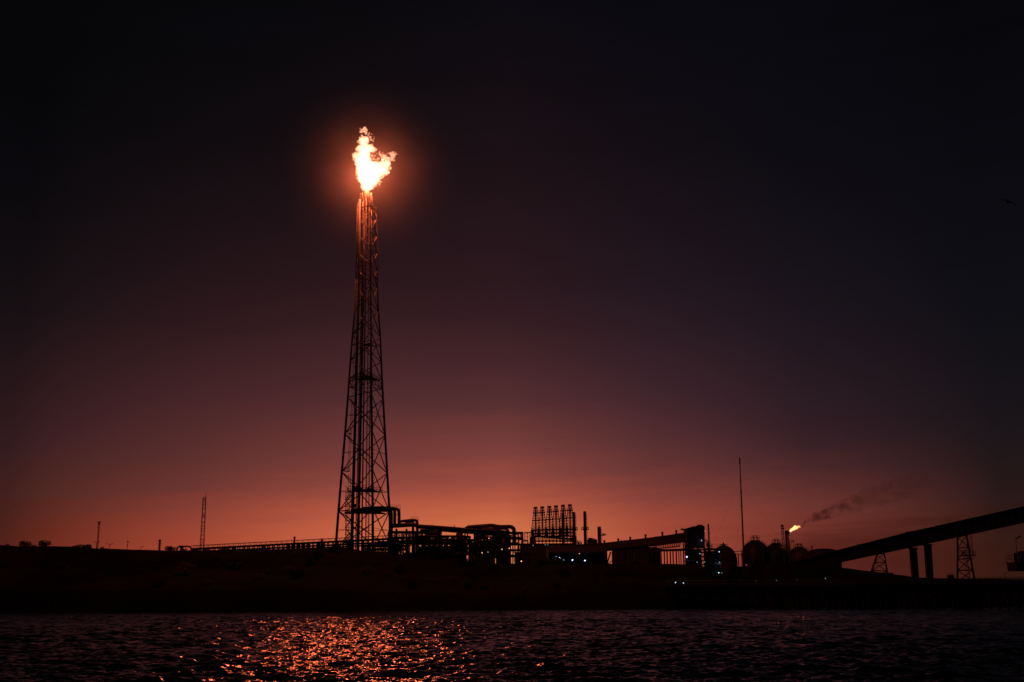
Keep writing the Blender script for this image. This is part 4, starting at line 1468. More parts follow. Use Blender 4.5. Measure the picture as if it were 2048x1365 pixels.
t = thing("vent_stack", "slim tall stack with brackets immediately right of the transfer tower", "stack", hb(1417, 1130, 312))
p, q = at(1418.2, 1098, 312), at(1416.6, 1048.6, 312)
p.z = ground(p.x, p.y) - 0.5
MB().pipe([p, q], 0.30, 12, r2=0.21).build("shaft", PIPE, t)
MB().tube(p.lerp(q, 0.62) + Vector((0.2, 0, 0)), p.lerp(q, 0.62) + Vector((0.55, 0, 0)), 0.09, 5).tube(p.lerp(q, 0.86) + Vector((0.2, 0, 0)), p.lerp(q, 0.86) + Vector((0.5, 0, 0)), 0.08, 5).build("bracket", STEEL, t)
m_ = MB()
for (xa, ya, xb, yb) in ((1410, 1081, 1416, 1096), (1412, 1079, 1419, 1096), (1415, 1082, 1422, 1097), (1421, 1084, 1424, 1098), (1420, 1090, 1426, 1099)):
    m_.tube(at(xa, ya, 311), at(xb, yb, 311), 0.07, 5)
m_.build("stay", STEEL, t)
t = thing("duct_bundle", "tangle of curved ducts between the transfer tower and the slim stack", "ductwork", hb(1414, 1130, 308))
for q, (r0, x0) in enumerate(((0.13, 1410.2), (0.11, 1410.4), (0.12, 1411), (0.10, 1411.2))):
    yy = 1080 + q * 5
    MB().pipe([at(x0, yy, 308 + q * 0.4), at(x0 + 4 - q, yy + 2, 308 + q * 0.4), at(x0 + 7, yy + 9, 308 + q * 0.4), at(x0 + 8, 1104, 308 + q * 0.4), at(x0 + 8, 1136, 308 + q * 0.4)], r0, 8, bend=0.6).build("duct", PIPE, t)

t = thing("deck_building", "open decked steel building right of the transfer tower, lit by small lamps", "building", hb(1428, 1150, 312))
gz = hb(1428, 1150, 312).z
for px in (1411.5, 1420, 1430, 1445):
    for dy in (0, 6):
        p = at(px, 1097.5, 313 + dy)
        MB().box((p.x, p.y, (p.z + gz) / 2), (0.35, 0.35, p.z - gz)).build("column", STEEL, t)
for lv in (1098, 1112, 1128, 1146):
    p, q = at(1410.5, lv, 312), at(1446, lv, 312)
    o = MB().box(((p.x + q.x) / 2, 316, p.z), (q.x - p.x, 7.4, 0.3)).build("deck", GALV, t)
    MB().rail((p.x, 312.5, p.z + 0.12), (q.x, 312.5, p.z + 0.12), 1.1, 7, 0.04).build("railing", GALV, o)
p, q = at(1412, 1098, 317), at(1436, 1098, 317)
MB().box(((p.x + q.x) / 2, 317.5, (p.z + gz) / 2 - 0.3), (q.x - p.x, 2.8, p.z - gz - 0.7)).build("cladding", CLAD, t)

# ================================================================== TANKS
def sphere_tank(px, ptop, rpx, Y, label, fit=1.0, xo=0.0):
    k = mpp(at(px, ptop + rpx, Y))
    c = at(px, ptop + rpx, Y)
    r_ = rpx * k
    t = thing("spherical_tank", label, "gas tank", (c.x, c.y, ground(c.x, c.y)))
    MB().ball(c, r_, 40, 24).build("shell", TANK, t)
    for i in range(8):
        a = 2 * math.pi * (i + 0.5) / 8
        x, y = c.x + r_ * 0.97 * math.cos(a), c.y + r_ * 0.97 * math.sin(a)
        g0 = ground(x, y) - 0.5
        MB().tube((x, y, g0), (x, y, c.z + 0.3), 0.3, 8).build("leg", STEEL, t)
    o = MB().lathe((c.x + xo, c.y, c.z + r_ - 0.2), [(1.8, 0), (1.8, 0.25), (0.3, 0.26), (0.3, 0)], 14).build("platform", GALV, t)
    m_ = MB()
    for i in range(9):
        a = 2 * math.pi * i / 9
        q = Vector((c.x + xo + 1.75 * math.cos(a), c.y + 1.75 * math.sin(a), c.z + r_))
        m_.tube(q, q + Vector((0, 0, 0.95)), 0.05, 4)
    m_.pipe([(c.x + xo + 1.75 * math.cos(a), c.y + 1.75 * math.sin(a), c.z + r_ + 0.95) for a in np.linspace(0, 2 * math.pi, 17)], 0.05, 4)
    m_.build("railing", GALV, o)
    for dx in (-0.55, 0.7):
        b2 = Vector((c.x + xo + dx, c.y, c.z + r_))
        MB().tube(b2, b2 + Vector((0, 0, 1.75 * fit)), 0.17, 6).tube(b2 + Vector((-0.75, 0, 1.55 * fit)), b2 + Vector((0.75, 0, 1.6 * fit)), 0.10, 5).tube(b2 + Vector((0, 0, 0.2)), b2 + Vector((0.45, 0, 1.0)), 0.12, 5).build("relief_valve", DARK, t)
    m_ = MB()
    for s in (-1, 1):
        pts = [Vector((c.x + s * (r_ + 0.35) * math.sin(u), c.y - 0.8, c.z + (r_ + 0.35) * math.cos(u))) for u in np.linspace(0.32, 1.75, 14)]
        m_.pipe(pts, 0.06, 4)
        for j in range(0, 14, 2):
            m_.tube(pts[j], pts[j] + (c - pts[j]).normalized() * 0.5, 0.05, 4)
    m_.build("stair_rail", GALV, t)
    return t, c, r_


sphere_tank(1511.5, 1081.5, 27.5, 430, "large spherical gas tank right of the guyed mast, with twin relief valves on top", 1.0, 0.0)
sphere_tank(1553.5, 1086.5, 24.0, 480, "spherical gas tank left of the smoking flare stack, partly behind the larger sphere", 0.95)
sphere_tank(1599, 1094.5, 23, 500, "spherical gas tank right of the smoking flare stack, low behind the coal conveyor", 0.8)
# domed tank left of the guyed mast
def dome_tank(px, ptop, wpx, Y, rise, label, finial=True, steps=True):
    c = at(px, ptop, Y)
    k = mpp(c)
    r_ = wpx * k / 2
    g0 = ground(c.x, c.y) - 0.6
    h_ = c.z - g0
    t = thing("domed_tank", label, "storage tank", (c.x, c.y, g0))
    MB().lathe((c.x, c.y, g0), [(r_, 0), (r_, h_ - rise * k)], 36).build("wall", TANK, t)
    prof = [(r_ * math.cos(u), h_ - rise * k + rise * k * math.sin(u)) for u in np.linspace(0, math.pi / 2 - 0.02, 10)]
    MB().lathe((c.x, c.y, g0 + 0.003), prof, 36).build("dome", TANK, t)
    if finial:
        MB().lathe((c.x, c.y, c.z - 0.15), [(0.75, 0), (0.7, 0.35), (0.35, 0.5), (0.3, 0.8), (0.05, 1.25)], 10).build("vent", STEEL, t)
        m_ = MB()
        for i in range(7):
            a = 2 * math.pi * i / 7
            m_.tube((c.x + 1.4 * math.cos(a), c.y + 1.4 * math.sin(a), c.z - 0.5), (c.x + 1.4 * math.cos(a), c.y + 1.4 * math.sin(a), c.z + 0.35), 0.05, 4)
        m_.pipe([(c.x + 1.4 * math.cos(a), c.y + 1.4 * math.sin(a), c.z + 0.35) for a in np.linspace(0, 2 * math.pi, 15)], 0.05, 4)
        m_.build("railing", GALV, t)
    return t


dome_tank(1447, 1091.2, 52, 420, 31, "domed tank between the lamp-lit decks and the guyed mast, with a pointed vent on top", True)
dome_tank(1646, 1097.3, 69, 400, 11, "wide low domed tank at the foot of the coal conveyor, without valves on top", False)
t = thing("roof_vent_group", "small pipes and railings on the skyline between the right sphere and the wide low tank", "pipework", hb(1622, 1130, 430))
MB().tube(at(1623.5, 1110, 430), at(1623.5, 1094, 430), 0.2, 8).tube(at(1623.5, 1094.5, 430), at(1623.5, 1092.6, 430), 0.34, 8).build("standpipe", PIPE, t)
MB().rail(at(1602, 1098, 430), at(1620, 1103, 430), 1.0, 6, 0.05).build("railing", GALV, t)
t = thing("pipe_gantry", "thin twin-level pipe gantry bridging the gap between the domed tank and the large sphere", "pipe gantry", hb(1478, 1128, 425))
MB().beam(at(1466, 1103.3, 425), at(1490, 1103.0, 425), 0.4, 0.22).beam(at(1470, 1108.8, 425), at(1490, 1108.2, 425), 0.4, 0.24).build("pipe", PIPE, t)
for px, w_ in ((1476.5, 0.34), (1482, 0.10)):
    p = at(px, 1108.5, 425)
    g0 = ground(p.x, p.y) - 0.4
    MB().box((p.x, p.y, (p.z + g0) / 2 - 0.13), (w_, 0.3, p.z - g0)).build("post", STEEL, t)

# guyed mast
YG = 400
t = thing("guyed_mast", "very tall thin mast held by guy wires, at the left edge of the large sphere", "mast", hb(1487.5, 1115, YG))
p, q = at(1487.3, 1112, YG), at(1479.3, 915.5, YG)
p.z = ground(p.x, p.y) - 0.4
MB().pipe([p, p.lerp(q, 0.25), p.lerp(q, 0.62), p.lerp(q, 0.8), q], 0.34, 10, r2=0.15).build("shaft", PIPE, t)
MB().tube(p.lerp(q, 0.945), q, 0.23, 8).build("head", STEEL, t)
m_ = MB()
for u, r_ in ((0.60, 0.42), (0.715, 0.33), (0.80, 0.3), (0.36, 0.42)):
    c = p.lerp(q, u)
    m_ = MB().lathe(c, [(r_, -0.1), (r_, 0.15), (0.1, 0.16)], 10).build("collar", STEEL, t)
for (row, ex, ey, dY) in ((953, 1400, 1090, -30), (952, 1612, 1100, -20), (1042, 1424, 1102, 10), (1041, 1556, 1092, 10), (1042, 1468, 1108, 60), (953, 1466, 1106, 90)):
    u = (1112 - row) / (1112 - 915.5)
    c = p.lerp(q, u)
    e_ = at(ex, ey, YG + dY)
    e_.z = ground(e_.x, e_.y)
    MB().tube(c, e_, 0.018, 4).build("guy_wire", GALV, t)

# second flare
YF = 480
t = thing("flare_stack", "short thick flare stack with a small slanting flame, among the spherical tanks", "flare stack", hb(1575, 1120, YF))
p = hb(1575.8, 1120, YF)
k = mpp(p)
h_ = zat(1575, 1062, YF) - p.z
x_top = at(1574.5, 1062, YF).x - p.x
MB().pipe([p, p + Vector((x_top, 0, h_))], 5.6 * k, 16, r2=4.6 * k).build("shaft", BRICK, t)
MB().lathe(p + Vector((x_top, 0, h_ - 1.1)), [(5.2 * k, 0), (5.4 * k, 0.6), (4.8 * k, 1.15), (3.8 * k, 1.2), (3.8 * k, 0.3)], 16).build("tip", STEEL, t)
o = MB().box(at(1584.5, 1083.5, YF), (1.5, 1.5, 0.2)).build("platform", GALV, t)
MB().rail(at(1582, 1083.2, YF - 0.7), at(1587, 1083.2, YF - 0.7), 0.9, 2, 0.05).build("railing", GALV, o)
for px in (1582, 1587):
    MB().tube(at(px, 1083.5, YF), at(px + 0.3, 1110, YF), 0.09, 5).build("post", STEEL, t)
t2, bs, tp_, k = mast((1568.2, 1564.6), 1105, 1053.5, 478, 5.2, 3.4, "lattice_mast", "short lattice mast beside the thick smoking flare stack", "mast", 0.9, r=0.07)
MB().box(tp_ + Vector((0, 0, 0.3)), (0.9, 0.9, 0.8)).box(tp_ + Vector((0.1, 0, -0.8)), (0.9, 0.8, 0.5)).build("head", DARK, t2)
FLAME2 = gas("small_flame_gas", (1.0, 0.33, 0.11), 2.8)
FB2 = [(1579.5, 1062.5, 2.0), (1582, 1061, 2.7), (1585, 1059.2, 3.1), (1588, 1057.2, 3.4), (1591, 1055.8, 3.4), (1593.5, 1055, 2.8), (1596, 1054.3, 2.0), (1598.2, 1053.5, 1.5), (1588.5, 1053.8, 1.7), (1590.5, 1052.4, 1.1), (1599.5, 1055, 0.9), (1595, 1052.4, 0.7), (1600, 1052.3, 0.7)]
f2 = blob_mesh("flame", FB2, 0.12, 0.26, FLAME2, YF, seed=5.0, rmin=1.1, off=0.35, sizes=((0.9, 1.0), (0.4, 0.6)))
tag(f2, "small slanting flame blown sideways from the thick flare stack among the tanks", "flame")
l2 = bpy.data.lights.new("stack_flame_light", 'POINT')
l2.energy = 500
l2.color = (1.0, 0.2, 0.07)
l2.shadow_soft_size = 0.5
lo = bpy.data.objects.new("stack_flame_light", l2)
lo.location = at(1588, 1057, YF)
COL.objects.link(lo)


def smoke_mat(name, dens, scale, lo_, hi, alb=0.05):
    m = bpy.data.materials.new(name)
    m.use_nodes = True
    n_ = m.node_tree
    n_.nodes.clear()
    out = n_.nodes.new("ShaderNodeOutputMaterial")
    pv = n_.nodes.new("ShaderNodeVolumePrincipled")
    pv.inputs["Color"].default_value = (alb, alb, alb, 1)
    tc = n_.nodes.new("ShaderNodeNewGeometry")
    ns = n_.nodes.new("ShaderNodeTexNoise")
    ns.inputs["Scale"].default_value = scale
    ns.inputs["Detail"].default_value = 5
    ns.inputs["Roughness"].default_value = 0.6
    n_.links.new(tc.outputs["Position"], ns.inputs["Vector"])
    r = n_.nodes.new("ShaderNodeMapRange")
    r.inputs["From Min"].default_value = lo_
    r.inputs["From Max"].default_value = hi
    r.inputs["To Min"].default_value = 0
    r.inputs["To Max"].default_value = dens
    n_.links.new(ns.outputs["Fac"], r.inputs["Value"])
    n_.links.new(r.outputs["Result"], pv.inputs["Density"])
    n_.links.new(pv.outputs[0], out.inputs["Volume"])
    return m


def smoke(blobs, voxel, amp, m, Y, label, sizes, seed):
    o = blob_mesh("smoke", blobs, voxel, amp, m, Y, seed=seed, sizes=sizes)
    o["kind"] = "stuff"
    o["label"] = label
    return o


PM = smoke_mat("dark_smoke", 0.62, 0.30, 0.40, 0.70)
n_ = PM.node_tree
vp = [q for q in n_.nodes if q.type == 'PRINCIPLED_VOLUME'][0]
src = vp.inputs["Density"].links[0].from_socket
gp = [q for q in n_.nodes if q.type == 'NEW_GEOMETRY'][0]
sx = n_.nodes.new("ShaderNodeSeparateXYZ")
n_.links.new(gp.outputs["Position"], sx.inputs[0])
mr = n_.nodes.new("ShaderNodeMapRange")
mr.inputs["From Min"].default_value = at(1600, 1040, YF).x
mr.inputs["From Max"].default_value = at(1860, 960, YF).x
n_.links.new(sx.outputs["X"], mr.inputs["Value"])
fc = n_.nodes.new("ShaderNodeFloatCurve")
cv = fc.mapping.curves[0]
for k_, (x_, y_) in enumerate(((0, 1.0), (0.16, 0.75), (0.30, 0.30), (0.50, 0.13), (0.75, 0.085), (1.0, 0.02))):
    if k_ == 0:
        cv.points[0].location = (x_, y_)
    elif k_ == 5:
        cv.points[-1].location = (x_, y_)
    else:
        cv.points.new(x_, y_)
fc.mapping.update()
n_.links.new(mr.outputs["Result"], fc.inputs["Value"])
mm = n_.nodes.new("ShaderNodeMath")
mm.operation = 'MULTIPLY'
n_.links.new(src, mm.inputs[0])
n_.links.new(fc.outputs["Value"], mm.inputs[1])
n_.links.new(mm.outputs[0], vp.inputs["Density"])
smoke([(1601, 1052, 2.4), (1606, 1050, 4.6), (1612, 1046.5, 6), (1619, 1043, 7.5), (1626, 1039, 9), (1635, 1035, 10.5), (1645, 1031, 11.5), (1656, 1027, 12.5), (1668, 1022, 14),
       (1682, 1017, 15.5), (1697, 1011, 17), (1714, 1005, 19), (1732, 999, 21), (1752, 993, 23), (1775, 986, 24), (1800, 979, 25), (1824, 973, 25), (1848, 967, 23)], 0.6, 1.0,
      PM, YF, "dark smoke plume trailing to the right from the small slanting flame, thinning as it drifts", ((4.0, 1.0), (1.6, 0.6)), 1.0)
smoke([(1204, 1070, 2.4), (1207.5, 1069, 3.2), (1210.5, 1069.5, 2.6), (1213.5, 1069.8, 1.6), (1206, 1072, 2.2)], 0.3, 0.5,
      smoke_mat("puff_smoke", 4.0, 0.8, 0.32, 0.62), 468, "small dark smoke puff beside the thick chimney", ((1.5, 1.0), (0.6, 0.6)), 6.0)

# ================================================================== COAL CONVEYOR ON THE RIGHT
t = thing("coal_conveyor", "long enclosed conveyor bridge climbing to the right edge over trestles and pillars", "conveyor bridge", hb(1640, 1140, 305))
CT = [(1560, 1134.5, 301), (1672, 1103.6, 296), (1822, 1065.6, 290), (2048, 1015.2, 282), (2330, 948, 272)]
CB = [(1560, 1154, 301), (1672, 1127.3, 296), (1822, 1095.2, 290), (2048, 1045.6, 282), (2330, 984, 272)]
W_ = 3.4
m_ = MB()
poly = [at(*q) for q in CT] + [at(*q) for q in reversed(CB)]
n_ = len(CT)
fr = [at(*q) for q in CT]
fb_ = [at(*q) for q in CB]
v = []
for i in range(n_):
    a = fr[i]
    c = Vector((fr[i].x, fr[i].y, fb_[i].z))
    v += [a, c, c + Vector((0.5, W_, 0)), a + Vector((0.5, W_, 0))]
f = [(0, 1, 2, 3), tuple(4 * (n_ - 1) + q for q in (3, 2, 1, 0))]
for i in range(n_ - 1):
    for q in range(4):
        f.append((4 * i + q, 4 * i + (q + 1) % 4, 4 * (i + 1) + (q + 1) % 4, 4 * (i + 1) + q))
m_.add(v, f)
clad = m_
m_ = MB()
for i in range(n_ - 1):
    m_.beam(fr[i] + Vector((0, W_ / 2, 0.08)), fr[i + 1] + Vector((0, W_ / 2, 0.08)), W_ + 0.7, 0.14)
m_.build("roof", GALV, t)
m_ = clad
for i in range(n_ - 1):
    for j in range(18):
        u = (j + 0.5) / 18
        a = fr[i].lerp(fr[i + 1], u)
        c = Vector((a.x, a.y, fb_[i].z + (fb_[i + 1].z - fb_[i].z) * u))
        m_.beam(a + Vector((0, -0.05, -0.05)), c + Vector((0, -0.05, 0.05)), 0.14, 0.1)
m_.build("cladding", CLAD, t)
a = at(1827, 1065.2, 289.8)
MB().box(a + Vector((0.1, W_ / 2, 0.12)), (1.7, W_ + 1.0, 0.42)).build("hood", GALV, t)
for px, py, Y in ((1721, 1091, 294), (1878, 1053.3, 288)):
    p = at(px, py, Y)
    MB().box(p + Vector((0, 1.5, 0.1)), (0.6, 0.6, 0.4)).build("roof_hatch", STEEL, t)
p = at(1905, 1047, 287)
MB().pipe([p + Vector((-0.3, 1, -0.2)), p + Vector((-0.5, 1, 0.5)), p + Vector((-0.1, 1, 0.95)), p + Vector((0.35, 1, 0.8))], 0.035, 5, bend=0.3).build("lamp_hook", GALV, t)


def trestle(corners_top, corners_bot, Y, depth, name, label, r_, cat="trestle", levels=3, xlev=2):
    b0 = at((corners_bot[0] + corners_bot[1]) / 2, 1160, Y)
    b0.z = ground(b0.x, b0.y)
    t = thing(name, label, cat, b0)
    (xa, ya), (xb, yb) = corners_top
    T, B = [], []
    for dy, ins in ((0, 0), (depth, 0.8)):
        for (xt, yt), xbm in zip(corners_top, corners_bot):
            p = at(xt, yt, Y + dy * 0.6 + 0.8)
            q = at(xbm, 1165, Y + dy)
            q.z = ground(q.x, q.y) - 0.6
            T.append(p)
            B.append(q)
    for p, q in zip(T, B):
        MB().tube(q, p, r_, 8).build("leg", STEEL, t)
    la = MB()
    idx = ((0, 1), (1, 3), (3, 2), (2, 0))
    for i, j in idx:
        for k in range(levels):
            u0, u1 = k / levels, (k + 1) / levels
            a0, a1 = B[i].lerp(T[i], u0), B[i].lerp(T[i], u1)
            c0, c1 = B[j].lerp(T[j], u0), B[j].lerp(T[j], u1)
            la.tube(a0, c1, r_ * 0.4, 5).tube(c0, a1, r_ * 0.4, 5)
            la.tube(a1, c1, r_ * 0.5, 5)
    la.build("lattice", STEEL, t)
    return t, T, B


tr1, T1, B1 = trestle([(1754, 1110), (1768, 1107)], (1739, 1777.5), 292, 2.5, "trestle", "splayed steel trestle under the conveyor bridge, left of the two concrete pillars", 0.22)
tr2, T2, B2 = trestle([(1915, 1075), (1933, 1071)], (1915, 1950), 286.5, 1.6, "support_tower", "tall braced steel support tower with platform and ladder, right of the two concrete pillars", 0.24, "support tower", 4)
k = mpp(T2[0])
a, c = at(1924, 1111.5, 285.5), at(1950, 1111.5, 285.5)
o = MB().box(((a.x + c.x) / 2, 286.7, a.z), (c.x - a.x, 3.2, 0.22)).build("platform", GALV, tr2)
MB().rail((a.x, 285.0, a.z + 0.1), (c.x, 285.0, a.z + 0.1), 1.05, 6, 0.045).rail((a.x, 288.2, a.z + 0.1), (c.x, 288.2, a.z + 0.1), 1.05, 6, 0.045).build("railing", GALV, o)
MB().ladder(at(1944, 1111, 286.0), at(1940.5, 1071, 286.0), 0.6, r=0.05, step=0.5, cage=True).build("ladder", GALV, tr2)
MB().ladder(at(1937, 1158, 286.0), at(1931, 1112, 286.0), 0.7, r=0.05, step=0.5, cage=True).build("ladder", GALV, tr2)
MB().tube(at(1944.5, 1120, 285.5), at(1949.5, 1112, 285.5), 0.06, 5).build("knee_brace", STEEL, tr2)
# small lattice saddle where the tower meets the bridge
for (xt, xb_, yt, lab) in ((1825.8, 1831, 1094, "left one of the two thick concrete pillars under the conveyor bridge"), (1855, 1860, 1087, "right one of the two thick concrete pillars under the conveyor bridge")):
    Yq = 291.5 - (xt - 1822) * 0.035
    p, q = at(xt, yt, Yq), at(xb_, 1165, Yq)
    q.z = ground(q.x, q.y) - 0.8
    p.z -= 0.25
    tt = thing("concrete_pillar", lab, "pillar", q, "concrete pillars under the conveyor bridge")
    w_ = 12.2 * mpp(p)
    MB().beam(q, p, w_, 1.3, up=(0, 1, 0)).build("shaft", CONC, tt)
    MB().box(p + Vector((0, 0, -0.15)), (w_ + 0.25, 1.9, 0.35)).build("cap", CONC, tt)

t = thing("pump_skid", "low railed pump skid on the skyline at the foot of the splayed trestle", "pump skid", hb(1775, 1160, 288))
a, c = at(1764, 1147, 288), at(1786, 1147, 288)
gz = ground(a.x, 288) - 0.3
MB().beam(a, c, 0.25, 0.25).build("top_rail", GALV, t)
for px in (1764.5, 1772, 1781, 1785.5):
    p = at(px, 1147, 288)
    MB().box((p.x, p.y, (p.z + gz) / 2 - 0.13), (0.2, 0.2, p.z - gz)).build("post", STEEL, t)
MB().box(((a.x + c.x) / 2, 289, gz + 0.6), (2.2, 1.2, 1.0)).build("pump", DARK, t)
t = thing("cage_tank", "small caged tank on the skyline left of the braced support tower", "tank", hb(1902.5, 1160, 287))
a, c = at(1896.5, 1148, 287), at(1908.5, 1148, 287)
gz = ground(a.x, 287) - 0.3
m_ = MB()
for i in range(5):
    p = a.lerp(c, i / 4)
    m_.tube((p.x, p.y, gz), p, 0.04, 4).tube((p.x, p.y + 1.1, gz), p + Vector((0, 1.1, 0)), 0.04, 4)
for u in (0.35, 0.7, 1.0):
    z = gz + (a.z - gz) * u
    m_.tube((a.x, a.y, z), (c.x, c.y, z), 0.04, 4).tube((a.x, a.y + 1.1, z), (c.x, c.y + 1.1, z), 0.04, 4)
m_.build("cage", GALV, t)
MB().box(((a.x + c.x) / 2, a.y + 0.55, gz + (a.z - gz) * 0.45), ((c.x - a.x) * 0.85, 0.9, (a.z - gz) * 0.7)).build("tank", TANK, t)

# ================================================================== JETTY
YJ = 216
t = thing("jetty", "long dark jetty on piles along the shore at the right, below the conveyor bridge", "jetty", (at(1700, 1200, YJ).x, YJ, 0))
a, c = at(1330, 1180, 218), at(2420, 1170, 206)
c.z = a.z
MB().beam(a, c, 5.5, 0.9).build("deck", CONC, t)
MB().beam(a + Vector((0, -2.9, -0.2)), c + Vector((0, -2.9, -0.2)), 0.3, 1.5).build("fender_beam", BARK, t)
for i in range(30):
    u = (i + 0.5) / 30
    p = a.lerp(c, u)
    for dy in (-2.1, 2.1):
        MB().tube((p.x, p.y + dy, -3), (p.x, p.y + dy, p.z - 0.46), 0.32, 8).build("pile", DARK, t)
for px in (1719, 1755, 1787.5, 1915, 1936, 1960):
    p = at(px, 1200, 211)
    MB().tube((p.x, p.y, -3), (p.x, p.y, a.z - 0.5), 0.48, 8).build("fender", DARK, t)
rl = MB()
rl.rail(a + Vector((0, -2.5, 0.45)), c + Vector((0, -2.5, 0.45)), 1.1, 70, 0.04)
rl.build("railing", GALV, t)
t = thing("fence", "long open rail fence on the low skyline at the far right", "fence", hb(2000, 1160, 286))
rl = MB()
a, c = at(1945, 1155, 288), at(2300, 1153, 286)
for i in range(27):
    p = a.lerp(c, i / 26)
    g0 = ground(p.x, p.y) - 0.4
    MB().box((p.x, p.y, (g0 + p.z) / 2), (0.09, 0.09, p.z - g0)).build("post", STEEL, t)
for dz in (0, -0.38, -0.76):
    rl.tube(a + Vector((0, -0.06, dz)), c + Vector((0, -0.06, dz)), 0.045, 5)
rl.build("rail", GALV, t)

# loading platform at the right edge
YL = 190
t = thing("loading_platform", "railed loading platform with a boxed cabin underneath, cut by the right edge", "loading platform", (at(2075, 1200, YL).x, YL, 0))
a, c = at(2030.5, 1127, YL), at(2110, 1127, YL)
MB().box(((a.x + c.x) / 2, YL + 1.5, (a.z + zat(2040, 1142.5, YL)) / 2), (c.x - a.x, 3.4, a.z - zat(2040, 1142.5, YL))).build("cabin", CLAD, t)
o = MB().box(((a.x + c.x) / 2, YL + 1.5, a.z + 0.11), (c.x - a.x + 0.2, 3.8, 0.2)).build("deck", GALV, t)
MB().rail((a.x, YL - 0.3, a.z + 0.2), (c.x, YL - 0.3, a.z + 0.2), 1.15, 14, 0.035).build("railing", GALV, o)
MB().rail((a.x, YL + 3.3, a.z + 0.2), (c.x, YL + 3.3, a.z + 0.2), 1.15, 14, 0.035).build("railing", GALV, o)
p = at(2037, 1117, YL)
MB().lathe((p.x, YL + 1.2, a.z + 0.2), [(0.22, 0), (0.24, 1.2), (0.16, 1.45), (0.08, 1.5)], 12).box((p.x + 0.05, YL + 1.0, a.z + 0.9), (0.3, 0.4, 1.3)).build("control_post", DARK, t)
p = at(2049, 1114, YL)
MB().box((p.x + 0.5, YL + 1.5, a.z + 1.0), (1.2, 1.6, 1.9)).build("winch_house", DARK, t)
for px in (2068, 2096):
    for dy in (0.4, 2.6):
        p = at(px, 1142, YL + dy)
        MB().tube((p.x, p.y, -3), (p.x, p.y, zat(2040, 1142.5, YL)), 0.4, 10).build("pile", DARK, t)
t = thing("jetty_lamp", "street-type lamp with a flat angled head on the loading platform, unlit", "lamp post", at(2034, 1127, YL))
MB().tube((at(2034.2, 1112, YL).x, YL + 0.2, a.z + 0.2), at(2031.7, 1078.5, YL + 0.2), 0.055, 6).build("pole", GALV, t)
MB().beam(at(2031.5, 1078, YL + 0.2), at(2042, 1072.3, YL + 0.2), 0.3, 0.14).build("lamp_head", DARK, t)
t = thing("jetty_lamp", "thin leaning lamp post on the skyline behind the rail fence, unlit", "lamp post", hb(2008.5, 1160, 290))
p = hb(2009, 1160, 290)
MB().tube(p, at(2009, 1148.5, 290), 0.05, 5).build("pole", GALV, t)
MB().beam(at(2008.5, 1149, 290), at(2013, 1146, 290), 0.3, 0.12).build("lamp_head", DARK, t)

# ================================================================== LAMPS
JETTY_Z = at(1330, 1180, 218).z + 0.4
def lamp(px, py, Y, m, label, r_=0.13, power=0, col=(1, 1, 1), post=False, size=(1, 1), back=True):
    p = at(px, py, Y)
    t = thing("lamp", label, "lamp", p, "lit lamps around the plant")
    MB().ball(p, r_, 10, 8, 1.0).build("bulb", m, t)
    h = MB()
    if post:
        g0 = post if post is not True else ground(p.x, p.y) - 0.4
        h.tube((p.x, p.y + r_ + 0.08, g0), (p.x, p.y + r_ + 0.08, p.z + r_ + 0.15), 0.06, 6)
        h.beam((p.x, p.y + r_ + 0.08, p.z + r_ + 0.1), (p.x, p.y - r_, p.z + r_ + 0.1), 0.25, 0.08)
        h.build("post", GALV, t)
    else:
        h.box((p.x, p.y + r_ * 0.4, p.z + r_ + 0.07), (r_ * 2.4, r_ * 2.6, 0.1))
        h.beam((p.x, p.y + r_ * 0.4, p.z + r_ + 0.1), (p.x, p.y + 0.9, p.z + r_ + 0.1), 0.08)
        h.build("bracket", DARK, t)
    if power:
        d = bpy.data.lights.new("lamp_light", 'POINT')
        d.energy = power * 0.14
        d.color = col
        d.shadow_soft_size = 0.1
        o = bpy.data.objects.new("lamp_light", d)
        o.location = p + Vector((0, 0.1, -r_ - 0.12))
        COL.objects.link(o)
    return t


CB_ = (0.5, 0.75, 1.0)
lamp(1119, 1116.8, 326, BLUE, "blue-white lamp in the open shed, the highest and leftmost of its four", 0.21)
lamp(1127.6, 1120, 328, COOL, "pale lamp in the open shed, second of its four from the left", 0.2)
lamp(1145, 1120.4, 326, BLUE, "blue-white lamp in the open shed, third of its four from the left", 0.18)
lamp(1170, 1121.6, 326, BLUE, "blue-white lamp in the open shed, rightmost of its four", 0.18)
lamp(1112.5, 1113.8, 327, COOLDIM, "dim lamp lighting the bluish panel at the left end of the open shed", 0.10, 55, CB_)
lamp(1158.5, 1107.5, 321, RED, "tiny red lamp under the eave of the open shed", 0.09)
lamp(1373.6, 1114.2, 301, BLUE, "bright blue-white lamp at the left foot of the transfer tower, alone by the gallery posts", 0.17)
lamp(1403.2, 1081.5, 301.6, COOLDIM, "wall lamp high on the transfer tower washing its cladding with bluish light", 0.16, 32, CB_)
lamp(1410.4, 1062.5, 302.6, COOL, "tiny lamp on the upper right corner of the transfer tower", 0.06)
lamp(1399.6, 1107.9, 301.0, COOLDIM, "flat pale lamp under the upper deck of the transfer tower", 0.14, 0, CB_)
lamp(1394.4, 1125, 301.0, COOLDIM, "pale lamp on the middle deck of the transfer tower, left one of the pair", 0.11, 0, CB_)
lamp(1409, 1124.4, 301.0, COOLDIM, "pale lamp on the middle deck of the transfer tower, right one of the pair", 0.10, 0, CB_)
lamp(1394.4, 1145.4, 301.0, COOL, "pale lamp on the lowest lit deck of the transfer tower, left one of the pair", 0.10, 0, CB_)
lamp(1409.7, 1144.8, 301.0, COOLDIM, "pale lamp on the lowest lit deck of the transfer tower, right one of the pair", 0.09, 0, CB_)
lamp(1438.4, 1104, 310.6, COOL, "lamp on the decked building against the domed tank, topmost of its column", 0.13)
